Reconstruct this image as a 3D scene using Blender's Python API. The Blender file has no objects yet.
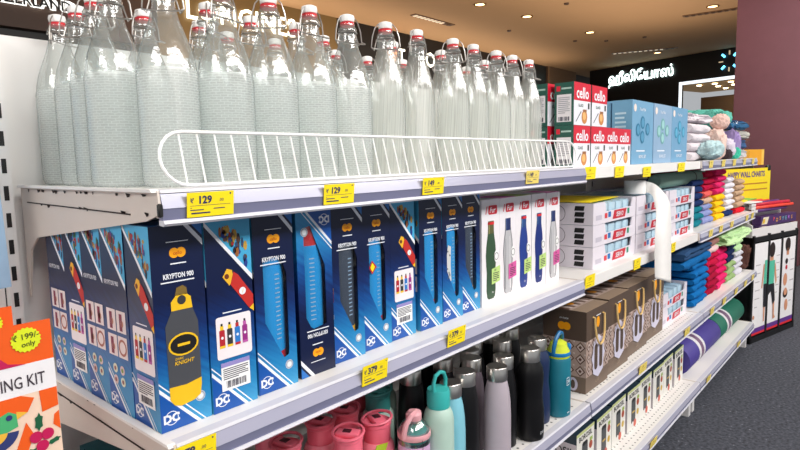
import bpy, bmesh, math, random
from mathutils import Vector, Matrix, noise
R = random.Random(7)
SC = bpy.context.scene
COL = SC.collection

# ---------------------------------------------------------------- camera, world, lights, exposure
cam = bpy.data.objects.new('camera', bpy.data.cameras.new('camera'))
COL.objects.link(cam)
rt, up, fw = (0.6523, -0.7576, -0.0214), (0.0968, 0.0552, 0.9938), (0.7517, 0.6503, -0.1094)
cam.matrix_world = Matrix(((rt[0], up[0], -fw[0], -1.5279), (rt[1], up[1], -fw[1], -0.6653), (rt[2], up[2], -fw[2], 1.1498), (0, 0, 0, 1)))
cam.data.sensor_fit = 'HORIZONTAL'
cam.data.sensor_width = 36
cam.data.lens = 584.37 / 800 * 36
cam.data.clip_start = 0.02
SC.camera = cam
W = bpy.data.worlds.new('hall_light')
SC.world = W
W.use_nodes = True
W.node_tree.nodes['Background'].inputs[0].default_value = (0.93, 0.96, 1.0, 1)
W.node_tree.nodes['Background'].inputs[1].default_value = 0.36
SC.view_settings.view_transform = 'Standard'
SC.view_settings.look = 'None'
SC.view_settings.exposure = 0.36
SC.view_settings.gamma = 1.0
SC.view_settings.use_curve_mapping = False

def area(name, loc, rot, sx, sy, power, col=(1, 1, 1)):
    l = bpy.data.lights.new(name, 'AREA')
    l.shape = 'RECTANGLE'; l.size = sx; l.size_y = sy; l.energy = power; l.color = col
    o = bpy.data.objects.new(name, l); o.location = loc; o.rotation_euler = rot
    COL.objects.link(o); return o
area('aisle_ceiling_light', (-0.8, -2.4, 3.1), (math.radians(42), 0, 0), 3.0, 1.0, 128, (1, 0.98, 0.95))
area('aisle_ceiling_light', (2.3, -2.4, 3.1), (math.radians(42), 0, 0), 3.0, 1.0, 116, (1, 0.98, 0.95))
area('shelf_ceiling_light', (0.4, 0.9, 3.15), (math.radians(-10), 0, 0), 3.6, 0.6, 24, (1, 0.98, 0.95))
area('end_fill_light', (-3.8, -0.9, 3.05), (0, math.radians(-42), 0), 1.0, 2.0, 60, (1, 0.97, 0.93))  # added fill, not a fixture: brightens faces turned to the open end
area('hall_ceiling_light', (6.5, 3.2, 3.15), (0, 0, 0), 6.0, 1.5, 60, (1, 0.88, 0.74))
area('column_fill_light', (3.9, -0.6, 3.15), (0, math.radians(-28), 0), 1.2, 1.6, 66, (1, 0.95, 0.92))  # added fill, not a fixture: lifts the column's near face
area('hall_fill_uplight', (6.0, 5.2, 2.2), (math.radians(165), 0, 0), 9.0, 0.3, 40, (1, 0.82, 0.64))  # added uplight without a fixture, brightens the ceiling by the shopfronts
area('hall_fill_uplight', (5.5, 2.2, 1.9), (math.radians(180), 0, 0), 6.0, 2.0, 46, (1, 0.82, 0.64))  # second added uplight, hung free in the hall to brighten the ceiling

# ---------------------------------------------------------------- materials
MATS = {}
def mat(name, col, rough=0.5, metal=0.0, var=0.05, scale=40.0, emit=0.0, bump=0.0, spec=0.5, coat=0.0):
    if name in MATS: return MATS[name]
    m = bpy.data.materials.new(name); m.use_nodes = True
    nt = m.node_tree; b = nt.nodes['Principled BSDF']
    b.inputs['Roughness'].default_value = rough; b.inputs['Metallic'].default_value = metal
    b.inputs['Specular IOR Level'].default_value = spec; b.inputs['Coat Weight'].default_value = coat
    tc = nt.nodes.new('ShaderNodeTexCoord'); nz = nt.nodes.new('ShaderNodeTexNoise'); nz.inputs['Scale'].default_value = scale
    nt.links.new(tc.outputs['Object'], nz.inputs['Vector'])
    rp = nt.nodes.new('ShaderNodeMapRange'); rp.inputs[3].default_value = 1 - var; rp.inputs[4].default_value = 1 + var
    nt.links.new(nz.outputs[0], rp.inputs[0])
    mx = nt.nodes.new('ShaderNodeVectorMath'); mx.operation = 'SCALE'; mx.inputs[0].default_value = col[:3]
    nt.links.new(rp.outputs[0], mx.inputs['Scale']); nt.links.new(mx.outputs[0], b.inputs['Base Color'])
    if emit:
        b.inputs['Emission Color'].default_value = (*col[:3], 1); b.inputs['Emission Strength'].default_value = emit
    if bump:
        bp = nt.nodes.new('ShaderNodeBump'); bp.inputs['Strength'].default_value = bump; bp.inputs['Distance'].default_value = 0.003
        nt.links.new(nz.outputs[0], bp.inputs['Height']); nt.links.new(bp.outputs[0], b.inputs['Normal'])
    MATS[name] = m; return m
def srgb(r, g, b):
    f = lambda c: (c / 255 / 12.92) if c <= 10 else ((c / 255 + 0.055) / 1.055) ** 2.4
    return (f(r), f(g), f(b))
def cm(r, g, b, **k):                                   # printed or painted colour given as sRGB
    key = 'c%d_%d_%d_%s' % (r, g, b, '_'.join('%s%s' % i for i in sorted(k.items())))
    return mat(key, srgb(r, g, b), **k)

def glass_mat(name, body):
    m = bpy.data.materials.new(name); m.use_nodes = True; nt = m.node_tree
    for n in list(nt.nodes):
        if n.type == 'BSDF_PRINCIPLED': nt.nodes.remove(n)
    out = [n for n in nt.nodes if n.type == 'OUTPUT_MATERIAL'][0]
    N = nt.nodes.new; L = nt.links.new
    tr = N('ShaderNodeBsdfTransparent'); tr.inputs[0].default_value = (0.94, 0.965, 0.96, 1)
    gl = N('ShaderNodeBsdfGlossy'); gl.inputs['Roughness'].default_value = 0.12
    lw = N('ShaderNodeLayerWeight'); lw.inputs['Blend'].default_value = 0.35
    mr = N('ShaderNodeMapRange'); mr.inputs[3].default_value = 0.075; mr.inputs[4].default_value = 0.55
    L(lw.outputs['Facing'], mr.inputs[0])
    mx = N('ShaderNodeMixShader'); L(mr.outputs[0], mx.inputs[0]); L(tr.outputs[0], mx.inputs[1]); L(gl.outputs[0], mx.inputs[2])
    df = N('ShaderNodeBsdfTranslucent'); df.inputs[0].default_value = (0.82, 0.87, 0.86, 1)
    dd = N('ShaderNodeBsdfDiffuse'); dd.inputs[0].default_value = (0.76, 0.80, 0.79, 1)
    m2 = N('ShaderNodeMixShader'); m2.inputs[0].default_value = 0.6; L(df.outputs[0], m2.inputs[1]); L(dd.outputs[0], m2.inputs[2])
    lwe = N('ShaderNodeLayerWeight'); lwe.inputs['Blend'].default_value = 0.5; er = N('ShaderNodeValToRGB'); er.color_ramp.elements[0].position = 0.62; er.color_ramp.elements[0].color = (0.94, 0.965, 0.96, 1); er.color_ramp.elements[1].position = 0.97; er.color_ramp.elements[1].color = (0.40, 0.47, 0.48, 1); L(lwe.outputs['Facing'], er.inputs[0]); L(er.outputs[0], tr.inputs[0])
    lw2 = N('ShaderNodeLayerWeight'); lw2.inputs['Blend'].default_value = 0.30; eg = N('ShaderNodeMapRange'); eg.inputs[1].default_value = 0.15; eg.inputs[2].default_value = 0.85; eg.inputs[3].default_value = 1.0; eg.inputs[4].default_value = 0.12; L(lw2.outputs['Facing'], eg.inputs[0])
    ml = N('ShaderNodeMath'); ml.operation = 'MULTIPLY'; L(eg.outputs[0], ml.inputs[1])
    m3 = N('ShaderNodeMixShader'); L(mx.outputs[0], m3.inputs[1]); L(m2.outputs[0], m3.inputs[2])
    tc = N('ShaderNodeTexCoord'); bp = N('ShaderNodeBump')
    if body == 'weave':                                 # pressed basket weave
        sx = N('ShaderNodeSeparateXYZ'); L(tc.outputs['Object'], sx.inputs[0])
        at = N('ShaderNodeMath'); at.operation = 'ARCTAN2'; L(sx.outputs[0], at.inputs[0]); L(sx.outputs[1], at.inputs[1])
        sc = N('ShaderNodeMath'); sc.operation = 'MULTIPLY'; sc.inputs[1].default_value = 0.038; L(at.outputs[0], sc.inputs[0])
        cb = N('ShaderNodeCombineXYZ'); L(sc.outputs[0], cb.inputs[0]); L(sx.outputs[2], cb.inputs[1])
        bk = N('ShaderNodeTexBrick'); bk.inputs['Scale'].default_value = 1.0
        bk.inputs['Brick Width'].default_value = 0.0095; bk.inputs['Row Height'].default_value = 0.0036; bk.inputs['Mortar Size'].default_value = 0.0007; bk.inputs['Mortar Smooth'].default_value = 0.8
        bk.inputs['Color1'].default_value = (1, 1, 1, 1); bk.inputs['Color2'].default_value = (0.75, 0.75, 0.75, 1); bk.inputs['Mortar'].default_value = (0, 0, 0, 1)
        wn = N('ShaderNodeTexNoise'); wn.inputs['Scale'].default_value = 160; L(tc.outputs['Object'], wn.inputs['Vector']); wv = N('ShaderNodeVectorMath'); wv.operation = 'MULTIPLY_ADD'; wv.inputs[1].default_value = (0.006, 0.0022, 0); L(wn.outputs['Color'], wv.inputs[0]); L(cb.outputs[0], wv.inputs[2]); L(wv.outputs[0], bk.inputs['Vector']); L(bk.outputs['Color'], bp.inputs['Height'])
        rr = N('ShaderNodeMapRange'); rr.inputs[3].default_value = 0.62; rr.inputs[4].default_value = 0.40; L(bk.outputs['Color'], rr.inputs[0]); L(rr.outputs[0], ml.inputs[0]); L(ml.outputs[0], m3.inputs[0])
        bp.inputs['Strength'].default_value = 0.45; bp.inputs['Distance'].default_value = 0.002; gl.inputs['Roughness'].default_value = 0.2
    elif body == 'flute':
        sx = N('ShaderNodeSeparateXYZ'); L(tc.outputs['Object'], sx.inputs[0])
        at = N('ShaderNodeMath'); at.operation = 'ARCTAN2'; L(sx.outputs[0], at.inputs[0]); L(sx.outputs[1], at.inputs[1])
        sc = N('ShaderNodeMath'); sc.operation = 'MULTIPLY'; sc.inputs[1].default_value = 1.0; L(at.outputs[0], sc.inputs[0])
        zz = N('ShaderNodeMath'); zz.operation = 'MULTIPLY_ADD'; zz.inputs[1].default_value = 2.0; L(sx.outputs[2], zz.inputs[0]); L(sc.outputs[0], zz.inputs[2])
        sn = N('ShaderNodeTexNoise'); sn.noise_dimensions = '1D'; sn.inputs['Scale'].default_value = 6.5; sn.inputs['Detail'].default_value = 3; L(zz.outputs[0], sn.inputs['W']); L(sn.outputs[0], bp.inputs['Height'])
        rr = N('ShaderNodeMapRange'); rr.inputs[1].default_value = 0.3; rr.inputs[2].default_value = 0.7; rr.inputs[3].default_value = 0.52; rr.inputs[4].default_value = 0.30; L(sn.outputs[0], rr.inputs[0])
        zf = N('ShaderNodeMapRange'); zf.inputs[1].default_value = 0.15; zf.inputs[2].default_value = 0.245; zf.inputs[3].default_value = 1.0; zf.inputs[4].default_value = 0.3; L(sx.outputs[2], zf.inputs[0])
        m1 = N('ShaderNodeMath'); m1.operation = 'MULTIPLY'; L(rr.outputs[0], m1.inputs[0]); L(zf.outputs[0], m1.inputs[1]); L(m1.outputs[0], ml.inputs[0]); L(ml.outputs[0], m3.inputs[0])
        dd.inputs[0].default_value = (0.80, 0.81, 0.77, 1); df.inputs[0].default_value = (0.86, 0.87, 0.83, 1)
        bp.inputs['Strength'].default_value = 0.6; bp.inputs['Distance'].default_value = 0.0015
    else:
        nz = N('ShaderNodeTexNoise'); nz.inputs['Scale'].default_value = 60; L(tc.outputs['Object'], nz.inputs['Vector']); L(nz.outputs[0], bp.inputs['Height'])
        bp.inputs['Strength'].default_value = 0.25; bp.inputs['Distance'].default_value = 0.004
        m3.inputs[0].default_value = 0.14; gl.inputs['Roughness'].default_value = 0.13
    L(bp.outputs[0], gl.inputs['Normal'])
    L(m3.outputs[0], out.inputs[0]); return m
G_WEAVE, G_FLUTE, G_CLEAR = glass_mat('glass_weave', 'weave'), glass_mat('glass_flute', 'flute'), glass_mat('glass_clear', 'clear')

def film_mat(name, tint, gloss=0.12):
    m = bpy.data.materials.new(name); m.use_nodes = True; nt = m.node_tree
    nt.nodes.remove(nt.nodes['Principled BSDF']); out = [n for n in nt.nodes if n.type == 'OUTPUT_MATERIAL'][0]
    tr = nt.nodes.new('ShaderNodeBsdfTransparent'); tr.inputs[0].default_value = (*tint, 1)
    gl = nt.nodes.new('ShaderNodeBsdfGlossy'); gl.inputs['Roughness'].default_value = 0.15
    nz = nt.nodes.new('ShaderNodeTexNoise'); nz.inputs['Scale'].default_value = 35
    bp = nt.nodes.new('ShaderNodeBump'); bp.inputs['Strength'].default_value = 0.4; bp.inputs['Distance'].default_value = 0.004
    tc = nt.nodes.new('ShaderNodeTexCoord'); nt.links.new(tc.outputs['Object'], nz.inputs['Vector'])
    nt.links.new(nz.outputs[0], bp.inputs['Height']); nt.links.new(bp.outputs[0], gl.inputs['Normal'])
    mx = nt.nodes.new('ShaderNodeMixShader'); mx.inputs[0].default_value = gloss
    nt.links.new(tr.outputs[0], mx.inputs[1]); nt.links.new(gl.outputs[0], mx.inputs[2]); nt.links.new(mx.outputs[0], out.inputs[0]); return m
FILM = film_mat('clear_film', (0.97, 0.98, 1.0), 0.09)

def carton_mat():                                       # navy carton board fading to a printed light blue foot with slanted streaks
    m = bpy.data.materials.new('navy_print'); m.use_nodes = True; nt = m.node_tree; b = nt.nodes['Principled BSDF']
    N = nt.nodes.new; L = nt.links.new
    b.inputs['Roughness'].default_value = 0.32
    tc = N('ShaderNodeTexCoord'); sx = N('ShaderNodeSeparateXYZ'); L(tc.outputs['Object'], sx.inputs[0])
    ax = N('ShaderNodeMath'); ax.operation = 'SUBTRACT'; L(sx.outputs[0], ax.inputs[0]); L(sx.outputs[1], ax.inputs[1])
    sl = N('ShaderNodeMath'); sl.operation = 'MULTIPLY'; sl.inputs[1].default_value = 0.7; L(ax.outputs[0], sl.inputs[0])
    sm = N('ShaderNodeMath'); sm.operation = 'ADD'; L(sx.outputs[2], sm.inputs[0]); L(sl.outputs[0], sm.inputs[1])
    wv = N('ShaderNodeTexNoise'); wv.noise_dimensions = '1D'; wv.inputs['Scale'].default_value = 120; L(sm.outputs[0], wv.inputs['W'])
    st = N('ShaderNodeMath'); st.operation = 'MULTIPLY_ADD'; st.inputs[1].default_value = 0.035; L(wv.outputs[0], st.inputs[0]); L(sx.outputs[2], st.inputs[2])
    cr = N('ShaderNodeValToRGB'); e = cr.color_ramp.elements
    mp = N('ShaderNodeMath'); mp.operation = 'DIVIDE'; mp.inputs[1].default_value = 0.30; L(st.outputs[0], mp.inputs[0]); L(mp.outputs[0], cr.inputs[0])
    e[0].position = 0.06; e[0].color = (*srgb(56, 150, 200), 1)
    e[1].position = 0.90; e[1].color = (*srgb(11, 24, 60), 1)
    for p, c in ((0.22, (34, 126, 186)), (0.36, (18, 78, 148)), (0.50, (14, 42, 100)), (0.62, (11, 24, 64))):
        k = e.new(p); k.color = (*srgb(*c), 1)
    L(cr.outputs[0], b.inputs['Base Color']); return m
NAVY = carton_mat()

# ---------------------------------------------------------------- mesh building
_textcache = {}
def text_geo(s, bold=0.0):
    k = (s, bold)
    if k not in _textcache:
        c = bpy.data.curves.new('t', 'FONT'); c.body = s; c.resolution_u = 2 if s.isascii() else 8; c.offset = bold * 0.4
        o = bpy.data.objects.new('t', c); m = o.to_mesh()
        vs = [(v.co.x, v.co.y) for v in m.vertices]; fs = [tuple(p.vertices) for p in m.polygons]
        o.to_mesh_clear(); bpy.data.objects.remove(o); bpy.data.curves.remove(c)
        xs = [v[0] for v in vs] or [0]; ys = [v[1] for v in vs] or [0]
        _textcache[k] = (vs, fs, min(xs), max(xs), min(ys), max(ys))
    return _textcache[k]

class MB:
    def __init__(s): s.v = []; s.f = []; s.m = []; s.sm = []; s.mats = []
    def add(s, vs, fs, mt, smooth=False, M=None):
        if mt not in s.mats: s.mats.append(mt)
        i = s.mats.index(mt); o = len(s.v)
        for p in vs: s.v.append(tuple(M @ Vector(p)) if M else tuple(p))
        for f in fs: s.f.append([o + k for k in f]); s.m.append(i); s.sm.append(smooth)
        return s
    def box(s, x0, x1, y0, y1, z0, z1, mt, M=None):
        v = [(x, y, z) for x in (x0, x1) for y in (y0, y1) for z in (z0, z1)]
        return s.add(v, [(0, 1, 3, 2), (4, 6, 7, 5), (0, 4, 5, 1), (2, 3, 7, 6), (0, 2, 6, 4), (1, 5, 7, 3)], mt, False, M)
    def rbox(s, x0, x1, y0, y1, z0, z1, r, mt, seg=2, M=None):
        b = bmesh.new(); bmesh.ops.create_cube(b, size=1)
        for v in b.verts: v.co = Vector(((x0 + x1) / 2 + v.co.x * (x1 - x0), (y0 + y1) / 2 + v.co.y * (y1 - y0), (z0 + z1) / 2 + v.co.z * (z1 - z0)))
        bmesh.ops.bevel(b, geom=b.edges[:], offset=r, segments=seg, profile=0.5, affect='EDGES')
        b.verts.index_update()
        s.add([tuple(v.co) for v in b.verts], [tuple(v.index for v in f.verts) for f in b.faces], mt, False, M); b.free(); return s
    def lathe(s, prof, mt, seg=28, M=None, smooth=True, a0=0.0, caps=True):
        vs, fs = [], []; n = len(prof)
        for r, z in prof:
            for k in range(seg):
                a = a0 + 2 * math.pi * k / seg; vs.append((r * math.cos(a), r * math.sin(a), z))
        for i in range(n - 1):
            for k in range(seg):
                k2 = (k + 1) % seg; fs.append((i * seg + k, i * seg + k2, (i + 1) * seg + k2, (i + 1) * seg + k))
        if caps and prof[0][0] > 1e-6: fs.append(tuple(range(seg))[::-1])
        if caps and prof[-1][0] > 1e-6: fs.append(tuple((n - 1) * seg + k for k in range(seg)))
        return s.add(vs, fs, mt, smooth, M)
    def tube(s, pts, r, mt, seg=6, closed=False, M=None):
        pts = [Vector(p) for p in pts]; n = len(pts); vs, fs = [], []; prev = None
        for i, p in enumerate(pts):
            a = pts[(i - 1) % n] if (closed or i > 0) else p; b = pts[(i + 1) % n] if (closed or i < n - 1) else p
            t = (b - a).normalized()
            if prev is None: prev = t.orthogonal().normalized()
            prev = (prev - t * prev.dot(t)).normalized(); q = t.cross(prev)
            for k in range(seg):
                an = 2 * math.pi * k / seg; vs.append(p + prev * (r * math.cos(an)) + q * (r * math.sin(an)))
        for i in range(n if closed else n - 1):
            j = (i + 1) % n
            for k in range(seg):
                k2 = (k + 1) % seg; fs.append((i * seg + k, i * seg + k2, j * seg + k2, j * seg + k))
        if not closed: fs += [tuple(range(seg))[::-1], tuple((n - 1) * seg + k for k in range(seg))]
        return s.add(vs, fs, mt, True, M)
    def prism(s, poly, f0, f1, mt, M=None):             # poly 2D; f0/f1 map (a,b) to the two end points
        n = len(poly); vs = [f0(*p) for p in poly] + [f1(*p) for p in poly]
        fs = [tuple(range(n))[::-1], tuple(range(n, 2 * n))] + [(i, (i + 1) % n, n + (i + 1) % n, n + i) for i in range(n)]
        return s.add(vs, fs, mt, False, M)
    def build(s, name, parent=None, loc=(0, 0, 0), rot=(0, 0, 0)):
        me = bpy.data.meshes.new(name); me.from_pydata([tuple(v) for v in s.v], [], s.f)
        for m in s.mats: me.materials.append(m)
        me.polygons.foreach_set('material_index', s.m); me.polygons.foreach_set('use_smooth', s.sm)
        b = bmesh.new(); b.from_mesh(me)
        me.update(); b.free(); me.set_sharp_from_angle(angle=math.radians(38))
        o = bpy.data.objects.new(name, me); COL.objects.link(o); o.location = loc; o.rotation_euler = rot
        if parent: o.parent = parent
        return o

class Sc:                                               # same canvas, contents widened about its middle
    def __init__(s, c): s.c = c
    def q(s, a, b): return (0.51 + (a - 0.54) * 1.2, 0.035 + b * 0.955)
    def poly(s, pts, *k): s.c.poly([s.q(*p) for p in pts], *k)
    def rect(s, a0, b0, a1, b1, *k): s.c.rect(*s.q(a0, b0), *s.q(a1, b1), *k)
    def disc(s, a, b, r, mt, l=1, ry=None): s.c.disc(*s.q(a, b), r * 1.2, mt, l, ry=(ry or r) * 1.2)
    def text(s, t, a, b, h, *k, **kw): s.c.text(t, *s.q(a, b), h, *k, **kw)

class Cv:                                               # printing on a flat face: o = lower left corner, u/v = width and height vectors
    def __init__(s, mb, o, u, v, eps=0.0004):
        s.mb = mb; s.o = Vector(o); s.U = Vector(u); s.V = Vector(v); s.w = s.U.length; s.h = s.V.length
        s.u = s.U / s.w; s.v = s.V / s.h; s.n = s.u.cross(s.v); s.e = eps
    def P(s, a, b, l): return s.o + s.U * a + s.V * b + s.n * (s.e * l)
    def poly(s, pts, mt, l=1): s.mb.add([s.P(a, b, l) for a, b in pts], [tuple(range(len(pts)))], mt)
    def rect(s, a0, b0, a1, b1, mt, l=1): s.poly([(a0, b0), (a1, b0), (a1, b1), (a0, b1)], mt, l)
    def disc(s, a, b, r, mt, l=1, ry=None, n=18, t0=0, t1=2 * math.pi):       # r in widths, ry in metres ratio
        ry = r if ry is None else ry; k = s.w / s.h
        s.poly([(a + r * math.cos(t0 + (t1 - t0) * i / n), b + ry * k * math.sin(t0 + (t1 - t0) * i / n)) for i in range(n)], mt, l)
    def ring(s, a, b, r, th, mt, l=1, n=20):
        k = s.w / s.h; vs = []
        for i in range(n):
            c, d = math.cos(2 * math.pi * i / n), math.sin(2 * math.pi * i / n)
            vs += [s.P(a + r * c, b + r * k * d, l), s.P(a + (r - th) * c, b + (r - th) * k * d, l)]
        s.mb.add(vs, [(2 * i, (2 * i + 2) % (2 * n), (2 * i + 3) % (2 * n), 2 * i + 1) for i in range(n)], mt)
    def rrect(s, a0, b0, a1, b1, r, mt, l=1):
        k = s.w / s.h; p = []
        for cx, cy, t in ((a1 - r, b1 - r * k, 0), (a0 + r, b1 - r * k, 90), (a0 + r, b0 + r * k, 180), (a1 - r, b0 + r * k, 270)):
            for i in range(4):
                q = math.radians(t + 30 * i); p.append((cx + r * math.cos(q), cy + r * k * math.sin(q)))
        s.poly(p, mt, l)
    def text(s, t, a, b, h, mt, l=2, bold=0.0, wmax=None, al='c', rot=0.0, shear=0.0):     # a,b anchor (centre), h = cap height as share of face height
        vs, fs, x0, x1, y0, y1 = text_geo(t, bold)
        k = h * s.h / 0.7; wd = (x1 - x0) * k; sx = k
        if wmax and wd > wmax * s.w: sx = k * wmax * s.w / wd; wd = wmax * s.w
        off = {'c': -wd / 2, 'l': 0, 'r': -wd}[al]; c, d = math.cos(rot), math.sin(rot); out = []
        for x, y in vs:
            q = y * k - h * s.h / 2; p = (x - x0) * sx + off + q * shear
            out.append(s.o + s.U * a + s.V * b + s.u * (p * c - q * d) + s.v * (p * d + q * c) + s.n * (s.e * l))
        s.mb.add(out, fs, mt)
    def lines(s, a0, b0, a1, b1, n, mt, l=2, fill=0.45, seed=1):
        r = random.Random(seed); d = (b1 - b0) / n
        for i in range(n):
            x = a1 if i % 3 else a0 + (a1 - a0) * r.uniform(0.55, 0.95)
            s.rect(a0, b0 + i * d, x, b0 + i * d + d * fill, mt, l)
    def bars(s, a0, b0, a1, b1, n, mt, l=2, seed=3):
        r = random.Random(seed); x = a0; d = (a1 - a0) / n
        for i in range(n):
            w = d * r.choice((0.35, 0.5, 0.75)); s.rect(x, b0, x + w, b1, mt, l); x += d

def tag(o, label, cat, group=None, kind=None):
    o['label'] = label; o['category'] = cat
    if group: o['group'] = group
    if kind: o['kind'] = kind
    return o
def struct(o): o['kind'] = 'structure'; return o
def empty(name, loc, rot=(0, 0, 0)):
    o = bpy.data.objects.new(name, None); o.empty_display_size = 0.05; COL.objects.link(o); o.location = loc; o.rotation_euler = rot; return o
def clone(o, loc, rz=None):
    c = o.copy(); COL.objects.link(c); c.location = loc
    if rz is not None: c.rotation_euler = (0, 0, rz)
    for ch in list(o.children):
        d = ch.copy(); COL.objects.link(d); d.parent = c; d.matrix_parent_inverse = ch.matrix_parent_inverse
        for g in list(ch.children):
            e = g.copy(); COL.objects.link(e); e.parent = d
    return c
ORD = ['bottom', 'second from bottom', 'third from bottom', 'fourth from bottom', 'fifth from bottom', 'sixth from bottom', 'seventh from bottom', 'eighth from the bottom', 'ninth from the bottom']
NTH = ['first', 'second', 'third', 'fourth', 'fifth', 'sixth', 'seventh', 'eighth', 'ninth', 'tenth', 'eleventh', 'twelfth']

WHITE = cm(238, 238, 238, rough=0.4); OFFW = cm(225, 222, 222, rough=0.45); BLACK = cm(14, 14, 16, rough=0.5)
PAPER = cm(245, 245, 245, rough=0.6); INK = cm(35, 35, 60, rough=0.6); YEL = cm(252, 226, 20, rough=0.5)
ORANGE = cm(250, 165, 15, rough=0.4); REDP = cm(200, 25, 45, rough=0.4); STEEL = mat('brushed_steel', (0.62, 0.60, 0.57), 0.28, 1.0, 0.08, 200)
WIRE = mat('bail_wire', (0.42, 0.40, 0.38), 0.35, 0.9)

# ---------------------------------------------------------------- the hall
def carpet():
    m = mat('dark_carpet', srgb(80, 84, 94), 0.95, 0, 0.30, 90, bump=0.5); nt = m.node_tree; b = nt.nodes['Principled BSDF']
    v = nt.nodes.new('ShaderNodeTexNoise'); v.inputs['Scale'].default_value = 75; v.inputs['Detail'].default_value = 6
    tc = [n for n in nt.nodes if n.type == 'TEX_COORD'][0]; nt.links.new(tc.outputs['Object'], v.inputs['Vector'])
    r = nt.nodes.new('ShaderNodeValToRGB'); e = r.color_ramp.elements; e[0].position = 0.34; e[0].color = (*srgb(44, 46, 54), 1); e[1].position = 0.68; e[1].color = (*srgb(82, 86, 97), 1)
    k = e.new(0.76); k.color = (*srgb(170, 172, 178), 1)
    nt.links.new(v.outputs[0], r.inputs[0]); nt.links.new(r.outputs[0], b.inputs['Base Color']); return m
o = struct(MB().box(-6, 16, -6, 8, -0.05, 0, carpet()).build('floor'))
CEIL = mat('beige_ceiling', srgb(196, 158, 118), 0.8, 0, 0.03, 1.5)
struct(MB().box(-6, 16, -6, 8, 3.2, 3.3, CEIL).build('ceiling'))
DARK = cm(14, 12, 12, rough=0.4); BROWN = cm(84, 62, 50, rough=0.5); OLIVE = cm(122, 98, 58, rough=0.45)
w = MB()
w.box(-6, 16, 5.72, 5.9, 0, 3.2, DARK)
struct(w.build('wall_back'))
struct(MB().box(-6, 1.75, 5.62, 5.72, 2.45, 3.2, BROWN).build('trim_1'))
struct(MB().box(1.76, 4.45, 5.62, 5.72, 2.05, 3.2, OLIVE).build('trim_2'))
struct(MB().box(4.46, 10.9, 5.62, 5.72, 2.05, 3.2, BLACK).build('trim_3'))
# timber slats in the far corner
SL = cm(120, 92, 66, rough=0.6); sl = MB()
for i in range(26):
    sl.box(10.95 + i * 0.055, 10.95 + i * 0.055 + 0.035, 5.56, 5.60, 0, 3.2, SL)
sl.box(10.9, 12.4, 5.60, 5.64, 0, 3.2, cm(70, 52, 38))
struct(sl.build('trim_4'))
# end shopfront in dark panels: runs from (12.15,5.0) towards (11.55,1.97) and on
P0, P1 = Vector((12.38, 5.05, 0)), Vector((11.45, 1.55, 0)); ud = (P1 - P0).normalized(); nd = Vector((ud.y, -ud.x, 0))
if nd.x > 0: nd = -nd
def E(a, z, d=0.0): q = P0 + ud * a + nd * d; return (q.x, q.y, z)
def eslab(mb, a0, a1, z0, z1, d0, d1, mt):
    mb.prism([(a0, z0), (a1, z0), (a1, z1), (a0, z1)], lambda a, z: E(a, z, d0), lambda a, z: E(a, z, d1), mt)
LEN = 4.6
w = MB()
eslab(w, -0.2, 2.08, 0, 3.2, -0.15, 0, BLACK); eslab(w, 2.08, LEN, 2.66, 3.2, -0.15, 0, BLACK)
struct(w.build('wall_end'))
w = MB(); GL = mat('frame_glow', (0.85, 0.93, 1.0), 0.5, emit=1.0)
eslab(w, 2.08, LEN, 2.60, 2.66, -0.01, 0.02, GL); eslab(w, 2.08, 2.13, 0.1, 2.60, -0.01, 0.02, GL)
tag(w.build('shop_entrance_frame'), 'thin white lit frame around the dark end shop entrance', 'light')
w = MB()                                                # the lit room behind
eslab(w, 1.4, LEN + 1, 0, 2.5, -2.2, -2.1, cm(150, 120, 95)); struct(w.build('wall_inner'))
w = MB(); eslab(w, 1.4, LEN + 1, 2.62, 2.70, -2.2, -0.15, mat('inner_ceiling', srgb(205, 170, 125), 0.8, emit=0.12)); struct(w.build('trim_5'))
GLOW = mat('lamp_glow', (1.0, 0.85, 0.55), 0.5, emit=9)
k = 0
for i in range(6):
    for j in range(3):
        q = E(2.2 + i * 0.33 + 0.12 * (j % 2), 2.615, -0.55 - j * 0.55)
        m = MB().lathe([(0, -0.012), (0.045, -0.012), (0.05, 0)], GLOW, 10)
        tag(m.build('downlight', loc=q), 'small round warm lamp in the ceiling inside the end shop', 'lamp', 'lamps inside the end shop')
SIGNW = mat('sign_white', (0.86, 1.0, 0.96), 0.5, emit=1.5)
SIGNY = mat('sign_warm', (1.0, 0.97, 0.80), 0.5, emit=2.4)
HALO = mat('sign_halo', (1.0, 1.0, 0.95), 0.5, emit=0.9)
def sign(name, texts, o, u, v, label, extra=None):
    mb = MB(); c = Cv(mb, o, u, v, 0.012)
    for t in texts: c.text(*t[:4], t[4], 1, **t[5])
    if extra: extra(c, mb)
    return tag(mb.build(name), label, 'sign')
sign('shop_sign', [('LONGINES', 0.5, 0.5, 0.86, SIGNY, dict(bold=0.03, wmax=1.0))], (1.95, 5.60, 2.79), (1.86, 0, 0), (0, 0, 0.27), 'glowing cream capital letters on the olive brown shopfront')
def halo(c, mb): c.text('SWITZERLAND', 0.5, 0.5, 1.0, HALO, 0.6, bold=0.14, wmax=1.02)
sign('shop_sign', [('SWITZERLAND', 0.5, 0.5, 0.9, BLACK, dict(bold=0.05, wmax=1.0))], (-0.20, 5.60, 2.655), (1.27, 0, 0), (0, 0, 0.10), 'small black letters with white glow on the dark brown shopfront', halo)
OR2 = mat('sign_orange', (1.0, 0.35, 0.12), 0.5, emit=1.3)
def orange(c, mb): c.rect(0.02, 0.0, 0.19, 1.0, OR2, 1)
sign('shop_sign', [('T', 0.28, 0.46, 0.82, SIGNY, dict(bold=0.03)), ('O', 0.86, 0.5, 1.0, SIGNY, dict(bold=0.03))], (5.47, 5.60, 2.73), (1.3, 0, 0), (0, 0, 0.24), 'orange square and cream letters on the long black shopfront', orange)
q0, q1 = Vector(E(0.36, 2.80, 0.02)), Vector(E(1.95, 2.80, 0.02))
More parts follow.
